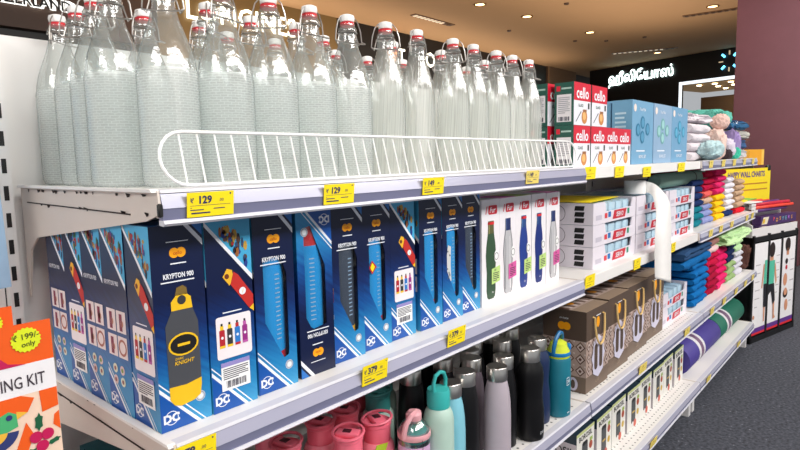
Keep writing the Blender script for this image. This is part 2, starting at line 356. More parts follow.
sign('shop_sign', [('ஹீலி\u0bc7ய\u0bbeஸ்', 0.5 + da, 0.5 + db, 0.80, SIGNW, dict(wmax=1.0)) for da, db in ((0, 0), (0.006, 0), (-0.006, 0), (0, 0.03), (0, -0.03))], q0, q1 - q0, (0, 0, 0.26), 'glowing white curly script letters on the black end shopfront')
st = MB(); cS = Vector(E(3.10, 2.95, 0.02)); BLU = mat('sign_blue', (0.12, 0.62, 1.0), 0.5, emit=3); TAN = mat('sign_tan', (0.7, 0.55, 0.35), 0.5, emit=0.5)
for i in range(8):
    a = i * math.pi / 4; r0, r1 = (0.12, 0.20); hw = 0.018 if i % 2 else 0.010
    d = ud * math.cos(a) + Vector((0, 0, 1)) * math.sin(a); p = ud * -math.sin(a) + Vector((0, 0, 1)) * math.cos(a)
    vs = [cS + d * r0 + p * hw, cS + d * r1 + p * hw, cS + d * r1 - p * hw, cS + d * r0 - p * hw]
    st.add(vs + [x + nd * 0.02 for x in vs], [(0, 1, 2, 3), (7, 6, 5, 4), (0, 4, 5, 1), (1, 5, 6, 2), (2, 6, 7, 3), (3, 7, 4, 0)], BLU if i % 2 else TAN)
tag(st.build('shop_emblem'), 'ring of blue and tan dashes on the black end shopfront', 'sign')
# purple column
COLM = mat('plum_plaster', srgb(108, 66, 74), 0.75, 0, 0.10, 9, bump=0.3)
cmb = MB().rbox(5.5, 6.2, 0.10, 0.745, 0, 3.2, 0.01, COLM)
struct(cmb.build('trim_6'))
struct(MB().box(5.6, 6.3, -0.2, 0.098, 0, 3.2, cm(176, 146, 112)).build('trim_7'))
# ceiling fittings
DL = mat('downlight_glow', (1.0, 0.74, 0.36), 0.5, emit=5); RIM = cm(150, 112, 74)
for x, y in ((5.3, 3.75), (6.36, 3.63), (8.11, 3.42), (7.74, 1.5), (11.0, 3.24)):
    e = empty('ceiling_downlight', (x, y, 3.2))
    MB().lathe([(0.085, -0.012), (0.085, 0), (0.065, 0), (0.065, -0.012)], RIM, 16, caps=False).build('rim', e)
    MB().lathe([(0, -0.006), (0.062, -0.006), (0.062, 0)], DL, 14, caps=False).build('lamp', e)
    tag(e, {5.3: 'warm ceiling downlight above the glass bottles near the slotted grille', 6.36: 'warm ceiling downlight second from the glass bottles', 8.11: 'warm ceiling downlight in the middle of the beige ceiling',
            7.74: 'warm ceiling downlight beside the plum column', 11.0: 'warm ceiling downlight just above the white script sign'}[x], 'lamp', 'ceiling downlights')
def diffuser(x, y, L, rz, label, n, lit):
    e = empty('slot_vent', (x, y, 3.2), (0, 0, rz))
    MB().box(-L / 2, L / 2, -0.05, 0.05, -0.012, 0, cm(120, 90, 62)).build('frame', e)
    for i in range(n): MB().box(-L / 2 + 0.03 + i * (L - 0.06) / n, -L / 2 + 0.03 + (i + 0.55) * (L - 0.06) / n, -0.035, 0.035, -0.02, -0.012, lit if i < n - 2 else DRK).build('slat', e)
    tag(e, label, 'vent')
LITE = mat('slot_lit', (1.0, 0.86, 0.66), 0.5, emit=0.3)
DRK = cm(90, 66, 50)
diffuser(5.55, 4.72, 0.95, 0, 'slotted air vent with bright slots in the ceiling above the bottles', 10, LITE)
diffuser(10.55, 3.35, 1.2, math.radians(-75), 'bright slotted vent above the white script sign', 12, LITE)
diffuser(8.1, 1.6, 0.75, math.radians(-85), 'dark slotted vent in the ceiling beside the plum column', 8, DRK)
for i, (x, y) in enumerate(((6.1, 2.9), (8.6, 3.9), (9.2, 2.9), (9.0, 3.5), (5.2, 2.6), (7.0, 4.3))):
    tag(MB().lathe([(0, -0.02), (0.03, -0.02), (0.035, 0)], DRK, 10).build('sprinkler_head', loc=(x, y, 3.2)), 'tiny dark ceiling sprinkler between the downlights', 'sprinkler', 'ceiling sprinklers')

# ---------------------------------------------------------------- gondola: frame, panels, shelves
STEELW = mat('white_enamel', srgb(232, 230, 228), 0.42, 0, 0.04, 6); DIRTY = mat('worn_enamel', srgb(208, 198, 190), 0.5, 0, 0.08, 9); CHIP = cm(38, 26, 24, rough=0.8)
STRIP = mat('ticket_rail', srgb(172, 172, 193), 0.22, 0.1, 0.04, 12); STRIP_REFL = mat('ticket_rail_groove_reflection', srgb(126, 128, 157), 0.25, 0.1, 0.06, 12); RIMW = mat('rail_rim', srgb(208, 208, 217), 0.3)  # lower rail tone: grey insert, darkened to paint in the floor's reflection
ZS = {1: 1.12, 2: 0.81, 3: 0.463, 4: 0.15}
for b, (x0, x1) in enumerate(((-2.4, -1.2), (-1.2, 0.0), (0.0, 1.2), (1.2, 2.4))):
    nm = ('beside the open end', 'behind the glass bottles', 'behind the red and blue boxes', 'behind the white towels')[b]
    tag(MB().box(x0 - 0.009, x1 - 0.0295, 0.486, 0.498, 0.05, 1.372, STEELW).build('back_panel'), 'white steel back panel ' + nm, 'panel', 'shelving back panels')
    e = empty('base_plinth', (0, 0, 0)); MB().box(x0 + 0.005, x1 - 0.005, 0.06, 0.455, 0.0, 0.104, cm(48, 46, 46)).build('plinth', e)
    for xx in (x0 + 0.03, x1 - 0.03): MB().box(xx - 0.015, xx + 0.015, 0.0, 0.06, 0.0, 0.104, OFFW).build('foot', e)
    tag(e, 'dark base plinth under the lowest shelf ' + ('beside the open end', 'below the drinking bottles', 'below the jar cartons', 'below the rolled mats')[b], 'plinth', 'shelving plinths')
for i, x in enumerate((-2.4, -1.2, 0.0, 1.2, 2.4)):
    u = MB(); u.box(x - 0.028, x - 0.0105, 0.462, 0.484, 0, 1.372, STEELW)
    for k in range(29): u.box(x - 0.0235, x - 0.0165, 0.461, 0.4625, 0.063 + k * 0.045, 0.063 + k * 0.045 + 0.024, BLACK)
    tag(u.build('upright'), 'white slotted steel upright ' + ('beyond the craft packets', 'at the open end of the bottle shelf', 'between bottle and box shelves', 'between blue boxes and white towels', 'at the far end of the shelving')[i], 'upright', 'slotted uprights')

def hole_dots(mb, x0, x1, y0, y1, z, dx=0.025, dy=0.022):
    i = 0; y = y0; HO = cm(70, 70, 74)
    while y < y1:
        x = x0
        while x < x1:
            mb.add([(x + 0.0035 * math.cos(t * 1.2566), y + 0.0035 * math.sin(t * 1.2566), z + 0.0004) for t in range(5)], [(0, 1, 2, 3, 4)], HO); x += dx
        y += dy
def shelf(level, bay, x0, x1, strip, label, holes=False, yf=0.0, plate=True):
    z = ZS[level]; e = empty('shelf', (0, 0, 0))
    bd = MB(); bd.box(x0 + 0.004, x1 - 0.004, yf, 0.458, z - 0.03, z, STEELW)
    bd.rbox(x0 + 0.004, x1 - 0.004, yf - 0.003, yf + 0.004, z - 0.032, z + 0.0005, 0.001, STEELW, 1)
    if holes: hole_dots(bd, x0 + 0.05, x1 - 0.03, yf + 0.02, yf + 0.11, z)
    bd.build('shelf_board', e)
    if strip:
        s = MB(); a, b2 = x0 + 0.004, x1 - 0.004
        def ext(poly, m): s.prism(poly, lambda y, q: (a, yf + y, z + q), lambda y, q: (b2, yf + y, z + q), m)
        ext([(0.006, 0.002), (-0.010, 0.002), (-0.012, -0.002), (-0.004, -0.004), (0.006, 0.0)], RIMW)
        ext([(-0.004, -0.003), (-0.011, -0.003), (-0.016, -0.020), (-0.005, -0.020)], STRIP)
        ext([(-0.005, -0.020), (-0.015, -0.020), (-0.013, -0.034), (-0.005, -0.034)], STRIP_REFL)
        ext([(-0.004, -0.034), (-0.015, -0.034), (-0.017, -0.038), (-0.014, -0.041), (-0.004, -0.040)], RIMW)
        s.build('price_rail', e)
    if plate:
        for sx, xx in ((1, x0), (-1, x1)):
            p = MB(); xa, xb = xx + sx * 0.0005, xx + sx * 0.0035
            poly = [(0.46, z + 0.002), (-0.010, z + 0.001), (-0.014, z - 0.026), (0.02, z - 0.036), (0.40, z - 0.082), (0.435, z - 0.105), (0.462, z - 0.19)]
            if not (bay == 1 and sx == 1): poly = [(0.46, z + 0.001), (-0.008, z + 0.001), (-0.010, z - 0.03), (0.30, z - 0.034), (0.46, z - 0.06)]
            if level == 4: poly = [(0.46, z + 0.001), (yf - 0.006, z + 0.001), (yf - 0.006, z - 0.03), (0.46, z - 0.045)]
            p.prism(poly, lambda y, q: (xa, y, q), lambda y, q: (xb, y, q), DIRTY)
            if bay == 1 and sx == 1 and level < 3:      # paint chips and the bent flange on the open end
                r = random.Random(level); X = x0 - 0.0002
                p.prism([(0.455, z + 0.003), (-0.006, z + 0.003), (-0.010, z - 0.001), (0.455, z - 0.001)], lambda y, q: (x0 - 0.006, y, q), lambda y, q: (x0 + 0.004, y, q), STEELW)
                for k in range(26):
                    y = r.uniform(0.0, 0.42); h = r.uniform(0.0015, 0.005); l = r.uniform(0.004, 0.016)
                    zz = z - 0.004 if r.random() < 0.6 else z - 0.026 - 0.001 * r.random()
                    p.add([(X, y, zz), (X, y + l, zz + 0.001), (X, y + l * 0.7, zz - h), (X, y + l * 0.2, zz - h * 0.8)], [(0, 1, 2, 3)], CHIP)
                p.prism([(0.43, z - 0.026), (0.06, z - 0.030), (0.06, z - 0.0285), (0.43, z - 0.0245)], lambda y, q: (X - 0.0008, y, q), lambda y, q: (X + 0.001, y, q), CHIP)
                p.rbox(x0 - 0.002, x0 + 0.004, -0.017, -0.011, z - 0.030, z - 0.014, 0.0015, BLACK, 1)
            p.build('bracket', e)
    return tag(e, label, 'shelf', 'gondola shelves')
shelf(1, 1, -1.2, 0, True, 'top white shelf with grey price rail carrying the glass bottles')
shelf(1, 2, 0, 1.2, False, 'top white shelf with plain lip under the red and blue boxes')
shelf(1, 3, 1.2, 2.4, True, 'top shelf at the far end under the white towels')
shelf(2, 1, -1.2, 0, True, 'white shelf with grey price rail under the navy cartons')
shelf(2, 2, 0, 1.2, False, 'white plain-lipped shelf under the white tray boxes and paper roll')
shelf(2, 3, 1.2, 2.4, True, 'shelf with price rail under the navy, yellow and white towel stacks')
shelf(3, 1, -1.2, 0, True, 'perforated white shelf under the drinking bottles', True, -0.022)
shelf(3, 2, 0, 1.2, True, 'perforated white shelf under the brown gift bags', True, -0.022)
shelf(3, 3, 1.2, 2.4, True, 'shelf with price rail under the blue and pink towel stacks', False, -0.022)
shelf(4, 1, -1.2, 0, True, 'lowest white shelf below the drinking bottles', False, -0.02)
shelf(4, 2, 0, 1.2, True, 'lowest perforated shelf under the jar cartons', True, -0.02)
shelf(4, 3, 1.2, 2.4, True, 'lowest white shelf under the rolled mats', False, -0.02)
ZS[0] = 0.70
e = empty('shelf', (0, 0, 0)); MB().box(-2.396, -1.24, -0.01, 0.458, 0.67, 0.70, STEELW).build('shelf_board', e); MB().box(-1.24, -1.236, 0.0, 0.46, 0.62, 0.70, DIRTY).build('bracket', e)
tag(e, 'white shelf carrying the orange craft packets', 'shelf', 'gondola shelves')
# wire guard along the bottle shelf
fence = empty('wire_guard', (0, 0, 0)); WW = cm(244, 244, 244, rough=0.35)
def fy(z): return -0.003 + (z - 1.1245) * 0.22
loop = []
xa, xb, za, zb = -1.186, -0.028, 1.1255, 1.191
for cx, cz, t in ((xb - 0.033, zb - 0.033, 0), (xa + 0.033, zb - 0.033, 90), (xa + 0.033, za + 0.033, 180), (xb - 0.033, za + 0.033, 270)):
    for i in range(6):
        q = math.radians(t + 18 * i); z = cz + 0.033 * math.sin(q); loop.append((cx + 0.033 * math.cos(q), fy(z), z))
MB().tube(loop, 0.0022, WW, 6, True).build('rail', fence)
x = xa + 0.03
n = 0
while x < xb - 0.015:
    MB().tube([(x, fy(za), za), (x, fy(zb) + 0.002, zb)], 0.0013, WW, 5).build('wire', fence); x += 0.0248; n += 1
tag(fence, 'long white wire guard in front of the glass bottles', 'guard')

# ---------------------------------------------------------------- glass bottles
def make_bottle(kind):
    e = empty('swing_top_bottle', (0, 0, 0)); gm = G_WEAVE if kind == 'weave' else G_FLUTE
    b = MB()
    if kind == 'weave':
        b.lathe([(0.032, 0.0), (0.0385, 0.003), (0.041, 0.010), (0.041, 0.152), (0.0395, 0.160)], gm, 36, caps=False)
        b.lathe([(0.0395, 0.160), (0.0385, 0.168), (0.0345, 0.186), (0.0275, 0.206), (0.0200, 0.226), (0.0155, 0.244), (0.0145, 0.256), (0.0165, 0.258), (0.0165, 0.262), (0.0138, 0.266), (0.0132, 0.271)], G_CLEAR, 28, caps=False)
    else:
        b.lathe([(0.028, 0.0), (0.034, 0.004), (0.0355, 0.012), (0.0355, 0.150), (0.0335, 0.172), (0.0285, 0.195), (0.0225, 0.215), (0.0175, 0.235)], gm, 36, caps=False)
        b.lathe([(0.0175, 0.235), (0.0155, 0.250), (0.0150, 0.258), (0.0165, 0.260), (0.0165, 0.263), (0.0138, 0.266), (0.0132, 0.271)], G_CLEAR, 28, caps=False)
    b.build('glass_body', e)
    stp = MB().lathe([(0.0095, 0.274), (0.0125, 0.2755), (0.0135, 0.281), (0.0125, 0.286), (0.006, 0.2885), (0, 0.289)], cm(240, 238, 236, rough=0.3), 20).build('stopper', e)
    MB().lathe([(0.0118, 0.268), (0.0128, 0.2705), (0.0128, 0.2735), (0.0105, 0.275)], cm(214, 40, 52, rough=0.4), 20).build('gasket', stp)
    wr = MB()
    wr.tube([(0.017 * math.cos(t * 0.5236), 0.017 * math.sin(t * 0.5236), 0.256) for t in range(12)], 0.0012, WIRE, 5, True)
    for sx in (-1, 1):
        wr.tube([(0.004 * sx, -0.002, 0.284), (0.013 * sx, -0.002, 0.284), (0.020 * sx, -0.003, 0.276), (0.025 * sx, -0.004, 0.260), (0.027 * sx, -0.004, 0.242), (0.022 * sx, -0.002, 0.236), (0.0165 * sx, 0, 0.256)], 0.0012, WIRE, 5)
    wr.tube([(-0.027, -0.004, 0.242), (-0.024, -0.020, 0.236), (-0.012, -0.030, 0.233), (0.012, -0.030, 0.233), (0.024, -0.020, 0.236), (0.027, -0.004, 0.242)], 0.0012, WIRE, 5)
    wr.build('wire_bail', e); return e
bw, bf = make_bottle('weave'), make_bottle('flute')
used = {'weave': False, 'flute': False}
def bottle(kind, x, y, label):
    src = bw if kind == 'weave' else bf
    if not used[kind]: o = src; o.location = (x, y, 1.1205); used[kind] = True
    else: o = clone(src, (x, y, 1.1205))
    o.rotation_euler = (0, 0, R.uniform(-0.9, 0.9))
    tag(o, label, 'bottle', 'swing top glass bottles')
FRONT = [('weave', -1.144, 0.200), ('weave', -1.110, 0.115), ('weave', -1.025, 0.105), ('weave', -0.945, 0.10), ('weave', -0.862, 0.10), ('weave', -0.775, 0.10),
         ('flute', -0.685, 0.09), ('flute', -0.592, 0.09), ('flute', -0.468, 0.09), ('flute', -0.382, 0.095), ('flute', -0.275, 0.10), ('flute', -0.19, 0.105), ('flute', -0.095, 0.11)]
lab = ['woven-pattern bottle at the open shelf end, slightly behind the front row'] + ['woven-pattern glass bottle, %s in the front row from the open end' % NTH[i] for i in range(5)] + ['smooth ribbed glass bottle, %s after the woven bottles in the front row' % NTH[i] for i in range(7)]
for (k, x, y), l in zip(FRONT, lab): bottle(k, x, y, l)
BACK = [('weave', -1.127, 0.444), ('weave', -1.127, 0.361), ('weave', -1.134, 0.278), ('weave', -1.042, 0.31), ('weave', -0.99, 0.20), ('weave', -0.936, 0.315), ('weave', -0.89, 0.225), ('weave', -0.80, 0.21), ('weave', -0.743, 0.349),
        ('flute', -0.69, 0.258), ('flute', -0.565, 0.357), ('flute', -0.451, 0.363), ('flute', -0.351, 0.334), ('flute', -0.379, 0.188), ('flute', -0.125, 0.29), ('flute', -0.179, 0.195), ('weave', -0.85, 0.36), ('flute', -0.54, 0.2)]
wi = fi = 0
for k, x, y in BACK:
    if k == 'weave': l = 'woven bottle behind the front row, %s from the open end' % NTH[wi]; wi += 1
    else: l = 'ribbed bottle behind the front row, %s back one along the shelf' % NTH[fi]; fi += 1
    bottle(k, x, y, l)

# ---------------------------------------------------------------- navy bottle cartons
LB = cm(70, 170, 215, rough=0.35); WP = cm(235, 238, 245, rough=0.4); DB = cm(20, 90, 170, rough=0.35); MIDB = cm(30, 110, 190, rough=0.35)
def corner_mark(c):                                     # blue foot corner with white stripes and the round two-letter emblem
    c.poly([(0, 0), (0.70, 0), (0, 0.20)], cm(18, 82, 165, rough=0.35), 1)
    c.poly([(0, 0.200), (0.70, 0), (0.78, 0), (0, 0.222)], WP, 1)
    c.poly([(0, 0.240), (0.85, 0), (0.88, 0), (0, 0.249)], WP, 1)
    c.ring(0.20, 0.062, 0.13, 0.014, WP, 2); c.text('DC', 0.20, 0.062, 0.040, WP, 2, bold=0.12)
def top_corner(c):
    c.poly([(0.78, 1), (1, 1), (1, 0.935)], MIDB, 1); c.poly([(0.62, 1), (0.72, 1), (1, 0.915), (1, 0.885)], WP, 1)
def emblem(c, b=0.865, r=0.092):
    c.disc(0.44, b, r, ORANGE, 1); c.disc(0.57, b, r, ORANGE, 2); c.text('cello', 0.505, b, 0.017, cm(190, 90, 10), 3, bold=0.02)
    c.rect(0.30, b + 0.052, 0.72, b + 0.056, WP, 1); c.rect(0.36, b - 0.055, 0.66, b - 0.049, WP, 1)
def title(c, b=0.755):
    c.text('KRYPTON 900', 0.5, b, 0.024, WP, 2, bold=0.07, wmax=0.58); c.rect(0.16, b - 0.032, 0.80, b - 0.026, WP, 1)
def badge(c, a=0.78, b=0.125): c.disc(a, b, 0.10, cm(205, 210, 218), 1); c.ring(a, b, 0.085, 0.012, cm(120, 130, 150), 2); c.disc(a, b, 0.05, cm(232, 236, 240), 2)
def mini(c, a, b, w, h, body, capc, l=3):
    c.rrect(a - w / 2, b, a + w / 2, b + h * 0.74, w * 0.2, body, l); c.rect(a - w * 0.3, b + h * 0.74, a + w * 0.3, b + h * 0.9, capc, l); c.rect(a - w * 0.18, b + h * 0.9, a + w * 0.18, b + h, BLACK, l)
    c.rect(a - w / 2, b, a + w / 2, b + h * 0.10, capc, l + 1)
    c.disc(a, b + h * 0.42, w * 0.24, WP, l + 1, n=10)
CROWD = [(150, 90, 40), (40, 100, 60), (30, 60, 140), (170, 40, 40), (25, 30, 45), (190, 150, 60), (90, 60, 50), (40, 70, 110)]
def art_top(c, seed):
    r = random.Random(seed)
    c.poly([(0, 1), (1, 1), (1, 0.69)], LB, 1)
    for i in range(44):                                 # a plain crowd of coloured shapes
        a = r.triangular(0.22, 0.95, 0.62); lo = 1 - 0.31 * a + 0.03; b = r.uniform(lo, min(0.95 - 0.12 * max(0, a - 0.75), lo + 0.15)); c.disc(a, b, r.uniform(0.025, 0.05), cm(*r.choice(CROWD)), 2 + i % 3 * 0.3, ry=r.uniform(0.04, 0.11), n=7)
    c.poly([(0, 1), (0, 0.975), (1, 0.665), (1, 0.695)], WP, 3)
def tilted_flask(c):
    p = [(0.36, 0.70), (0.52, 0.735), (0.66, 0.69), (1.0, 0.565), (1.0, 0.50), (0.92, 0.515), (0.50, 0.645)]
    c.poly([(0.34, 0.705), (0.44, 0.745), (0.55, 0.735), (0.58, 0.69), (0.48, 0.655)], cm(235, 180, 40), 2)
    c.poly([(0.50, 0.66), (0.58, 0.725), (0.68, 0.705), (1.0, 0.585), (1.0, 0.51), (0.90, 0.515)], cm(192, 40, 34), 3)
    c.poly([(1.0, 0.535), (1.0, 0.495), (0.90, 0.515)], cm(240, 190, 30), 4); c.disc(0.76, 0.615, 0.075, WP, 4); c.poly([(0.74, 0.60), (0.79, 0.635), (0.77, 0.612)], cm(240, 190, 30), 5)
    c.disc(0.43, 0.705, 0.05, cm(110, 50, 20), 3)
FOUR = [((180, 30, 45), (240, 200, 40)), ((50, 50, 55), (240, 200, 40)), ((40, 120, 200), (190, 30, 40)), ((150, 40, 130), (190, 90, 170))]
def side_set(c, seed):
    art_top(c, seed); tilted_flask(c); corner_mark(c)
    c.rrect(0.14, 0.275, 0.92, 0.50, 0.05, cm(240, 232, 236), 2)
    for i, (b, k) in enumerate(FOUR): mini(c, 0.26 + 0.17 * i, 0.335, 0.12, 0.13, cm(*b), cm(*k))
    c.rect(0.3, 0.515, 0.72, 0.521, WP, 2)
    c.rect(0.20, 0.105, 0.84, 0.255, PAPER, 3); c.rect(0.20, 0.232, 0.84, 0.255, cm(150, 140, 200), 4); c.lines(0.24, 0.165, 0.8, 0.228, 6, INK, 4); c.bars(0.30, 0.118, 0.76, 0.155, 16, INK, 4)
def side_photos(c, seed):
    art_top(c, seed); corner_mark(c); r = random.Random(seed)
    c.text('KRYPTON 900', 0.40, 0.69, 0.024, WP, 2, bold=0.02, wmax=0.6)
    for i in range(2):
        for j in range(2):
            a0 = 0.10 + i * 0.42; b0 = 0.30 + j * 0.135
            c.rect(a0, b0, a0 + 0.38, b0 + 0.115, cm(228, 214, 214), 2)
            if (i, j) == (1, 0): c.ring(a0 + 0.19, b0 + 0.057, 0.17, 0.05, cm(170, 105, 90), 3)
            else: c.rect(a0 + 0.12, b0 + 0.01, a0 + 0.24, b0 + 0.10, cm(130, 40, 70), 3); c.disc(a0 + 0.22, b0 + 0.05, 0.07, cm(190, 130, 110), 3)
    for i in range(2):
        for j in range(2): c.disc(0.32 + 0.30 * i, 0.17 + 0.062 * j, 0.095, (cm(215, 190, 190), cm(220, 222, 200))[(i + j) % 2], 2); c.disc(0.32 + 0.30 * i, 0.17 + 0.062 * j, 0.045, (cm(150, 90, 90), cm(120, 150, 60))[(i * j) % 2], 3)
CW, CD, CH = 0.0715, 0.0705, 0.265
WIN = [(0.22, 0.40), (0.66, 0.175), (0.78, 0.185), (0.80, 0.22), (0.80, 0.66), (0.68, 0.745), (0.60, 0.765), (0.22, 0.745)]
WIN_U = [(0.22, 0.34), (0.62, 0.09), (0.78, 0.10), (0.80, 0.14), (0.80, 0.64), (0.68, 0.70), (0.60, 0.715), (0.22, 0.70)]
def carton(kind, side='set', seed=1, WIN=WIN):
    w, d, h = CW, CD, CH; b = MB(); x0, x1, y0, y1 = -w / 2, w / 2, -d / 2, d / 2
    v = [(x0, y0, 0), (x1, y0, 0), (x1, y1, 0), (x0, y1, 0), (x0, y0, h), (x1, y0, h), (x1, y1, h), (x0, y1, h)]
    fs = [(3, 2, 1, 0), (4, 5, 6, 7), (1, 2, 6, 5), (2, 3, 7, 6), (3, 0, 4, 7)]
    win = kind == 'window'
    if not win: fs.append((0, 1, 5, 4))
    b.add(v, fs, NAVY)
    if win:
        W3 = [(x0 + a * w, y0, q * h) for a, q in WIN]
        o = [(x0, y0, 0), (x1, y0, 0), (x1, y0, h), (x0, y0, h)]; V = o + W3          # front as four quads around the window
        b.add(V, [(0, 1, 7, 6, 5, 4), (1, 2, 10, 9, 8, 7)[:], (2, 3, 11, 10), (3, 0, 4, 11)], NAVY)
    # tuck flap on top
    b.box(x0 + 0.001, x1 - 0.001, y0 + 0.002, y1 - 0.002, h, h + 0.0006, cm(24, 80, 140, rough=0.4))
    c = Cv(b, (x0, y0, 0), (w, 0, 0), (0, 0, h), 0.00025)
    if kind == 'set': side_set(c, seed)
    else:
        top_corner(c); emblem(c); title(c); corner_mark(c); badge(c)
        if kind == 'printed':
            c = Sc(c); G = cm(72, 74, 80, rough=0.4); Y = cm(238, 190, 30, rough=0.4)
            c.poly([(0.28, 0.12), (0.34, 0.088), (0.45, 0.075), (0.66, 0.085), (0.77, 0.105), (0.80, 0.16), (0.80, 0.50), (0.74, 0.555), (0.72, 0.575), (0.38, 0.575), (0.34, 0.545), (0.27, 0.50)], G, 2)
            c.poly([(0.275, 0.185), (0.28, 0.12), (0.34, 0.088), (0.45, 0.075), (0.66, 0.085), (0.77, 0.105), (0.80, 0.16), (0.80, 0.195), (0.55, 0.18)], Y, 3)
            c.poly([(0.38, 0.575), (0.72, 0.575), (0.70, 0.635), (0.63, 0.655), (0.47, 0.655), (0.38, 0.62)], Y, 3); c.poly([(0.45, 0.65), (0.65, 0.65), (0.64, 0.685), (0.58, 0.70), (0.48, 0.69)], cm(120, 96, 40), 3); c.disc(0.55, 0.625, 0.07, cm(50, 50, 52), 4)
            c.disc(0.54, 0.395, 0.245, Y, 4, ry=0.175); c.disc(0.54, 0.395, 0.215, BLACK, 5, ry=0.145)
            c.rect(0.44, 0.388, 0.64, 0.402, Y, 6)
            c.text('DARK', 0.46, 0.325, 0.011, Y, 5, bold=0.02, shear=0.2); c.text('KNIGHT', 0.54, 0.303, 0.019, Y, 5, bold=0.03, shear=0.2)
    l = Cv(b, (x0, y1, 0), (0, -d, 0), (0, 0, h), 0.00025)
    (side_set if side == 'set' else side_photos)(l, seed + 3)
    root = b.build('bottle_carton')
    if win: MB().add([(p[0], p[1] + 0.0008, p[2]) for p in W3], [tuple(range(len(W3)))], FILM).build('window', root)
    return root
def inner_bottle(body, capc, print_=True, foot=None):
    b = MB(); pm = body
    b.lathe([(0.024, 0.0), (0.032, 0.004), (0.0335, 0.012), (0.0335, 0.055)], foot or body, 30, caps=False)
    b.lathe([(0.0335, 0.055), (0.0335, 0.185), (0.031, 0.205), (0.025, 0.215), (0.020, 0.22)], body, 30, caps=False)
    if print_:
        for k in range(15): b.add([(0.0338 * math.sin(q), -0.0338 * math.cos(q), z) for q, z in ((0.02, 0.075 + k * 0.007), (0.30, 0.075 + k * 0.007), (0.30, 0.0768 + k * 0.007), (0.02, 0.0768 + k * 0.007))], [(0, 1, 2, 3)], cm(150, 180, 205))
    root = b.build('boxed_bottle')
    MB().lathe([(0.020, 0.220), (0.021, 0.222), (0.021, 0.246), (0.017, 0.252), (0, 0.253)], capc, 22).build('cap', root)
    return root
BLUEB = cm(36, 150, 216, rough=0.35); GREYB = cm(62, 72, 86, rough=0.4); REDB = cm(190, 35, 45, rough=0.4); YLB = cm(235, 180, 30, rough=0.4)
KU = carton('window', 'set', 15, WIN_U); K1 = carton('printed', 'set', 1); K2 = carton('set', 'photos', 5); K3 = carton('window', 'photos', 9)
IB = inner_bottle(BLUEB, REDB, True, REDB); IG = inner_bottle(GREYB, YLB, True, YLB)
ZC = 0.8105
KX = [('p', -1.1565, 0.068), ('s', -1.0835, 0.066), ('w', -1.005, 0.070, 'b'), ('u', -0.924, 0.072, 'b'), ('w', -0.844, 0.080, 'g'), ('w', -0.767, 0.085, 'b'), ('s', -0.693, 0.087), ('w', -0.609, 0.084, 'b'), ('w', -0.529, 0.088, 'b'), ('w', -0.4545, 0.092, 'g')]
klab = ['navy carton printed with a dark grey bottle at the open end of its row', 'navy carton with slanted red flask picture and barcode beside the grey bottle print', 'navy carton with a blue bottle behind its window, first window carton in the row',
        'upside-down navy carton with blue bottle window', 'navy carton with a dark grey bottle showing between two blue ones', 'navy carton with blue bottle bearing a small yellow and red badge', 'navy carton with slanted red flask and barcode in the middle of the row',
        'navy carton with plain bright blue bottle beside the middle red-flask carton', 'navy carton with blue bottle and crumpled silver label', 'last navy carton, dark grey bottle, beside the white boxes']
firstw = [True]; fi_ = {'b': True, 'g': True, 'p': True, 's': True}
for i, t in enumerate(KX):
    x, y = t[1], t[2]
    if t[0] in 'ps':
        src = K1 if t[0] == 'p' else K2
        if fi_[t[0]]: o = src; fi_[t[0]] = False
        else: o = clone(src, (0, 0, 0))
        o.location = (x, y, ZC)
    else:
        if t[0] == 'u': o = KU
        elif firstw[0]: o = K3; firstw[0] = False
        else: o = clone(K3, (0, 0, 0))
        bsrc = IB if t[3] == 'b' else IG
        if fi_[t[3]]: ib = bsrc; fi_[t[3]] = False
        else: ib = clone(bsrc, (0, 0, 0))
        if t[0] == 'u': o.location = (x, y, ZC + CH); o.rotation_euler = (0, math.pi, 0); ib.location = (x, y, ZC + CH - 0.001); ib.rotation_euler = (0, math.pi, 0)
        else: o.location = (x, y, ZC); ib.location = (x, y, ZC + 0.001)
        tag(ib, ('blue' if t[3] == 'b' else 'dark grey') + ' metal bottle inside the window of ' + ['', '', 'the first window carton', 'the upside-down carton', 'the grey-bottle carton between two blue ones', 'the carton with the badge', '', 'the carton after the middle red flask', 'the carton with a silver label', 'the last navy carton'][i], 'bottle', 'bottles inside navy cartons')
        if i == 5:
            bd = MB(); c = Cv(bd, (-0.0225, -0.0343, 0.135), (0.02, 0, 0), (0, 0, 0.028)); c.poly([(0.1, 0.5), (0.5, 0.05), (1.1, 0.5), (0.5, 0.95)], REDB, 1); c.poly([(0.25, 0.5), (0.5, 0.2), (0.85, 0.5), (0.5, 0.8)], YEL, 2); bd.build('badge', ib)
        if i == 8:
            bd = MB(); c = Cv(bd, (-0.023, -0.0343, 0.075), (0.018, 0, 0), (0, 0, 0.085)); rr = random.Random(4)
            c.poly([(0.0, 0.1), (0.5, 0.0), (1.0, 0.1), (0.9, 0.5), (1, 0.95), (0.4, 1.0), (0.1, 0.7)], cm(205, 205, 205), 1)
            for k in range(10): c.disc(rr.uniform(0.2, 0.8), rr.uniform(0.08, 0.9), 0.12, cm(110, 110, 112), 2, n=6)
            bd.build('crumpled_label', ib)
    o.rotation_euler.z += R.uniform(-0.015, 0.015)
    tag(o, klab[i], 'box', 'navy bottle cartons')
K1b = carton('set', 'photos', 21); K1c = carton('set', 'set', 33)
for i, (src, y) in enumerate(((K1b, 0.1405), (None, 0.2125), (K1c, 0.2845), (None, 0.3565))):
    o = src or clone(K1b, (0, 0, 0)); o.location = (-1.1575 + 0.001 * i, y, ZC); o.rotation_euler = (0, 0, 0.01)
    tag(o, ['navy carton with four small photos, directly behind the grey bottle print', 'navy carton with four small photos, third in the row going back', 'navy carton with red flask, fourth in the row going back', 'rearmost navy carton in the end row'][i], 'box', 'navy bottle cartons')

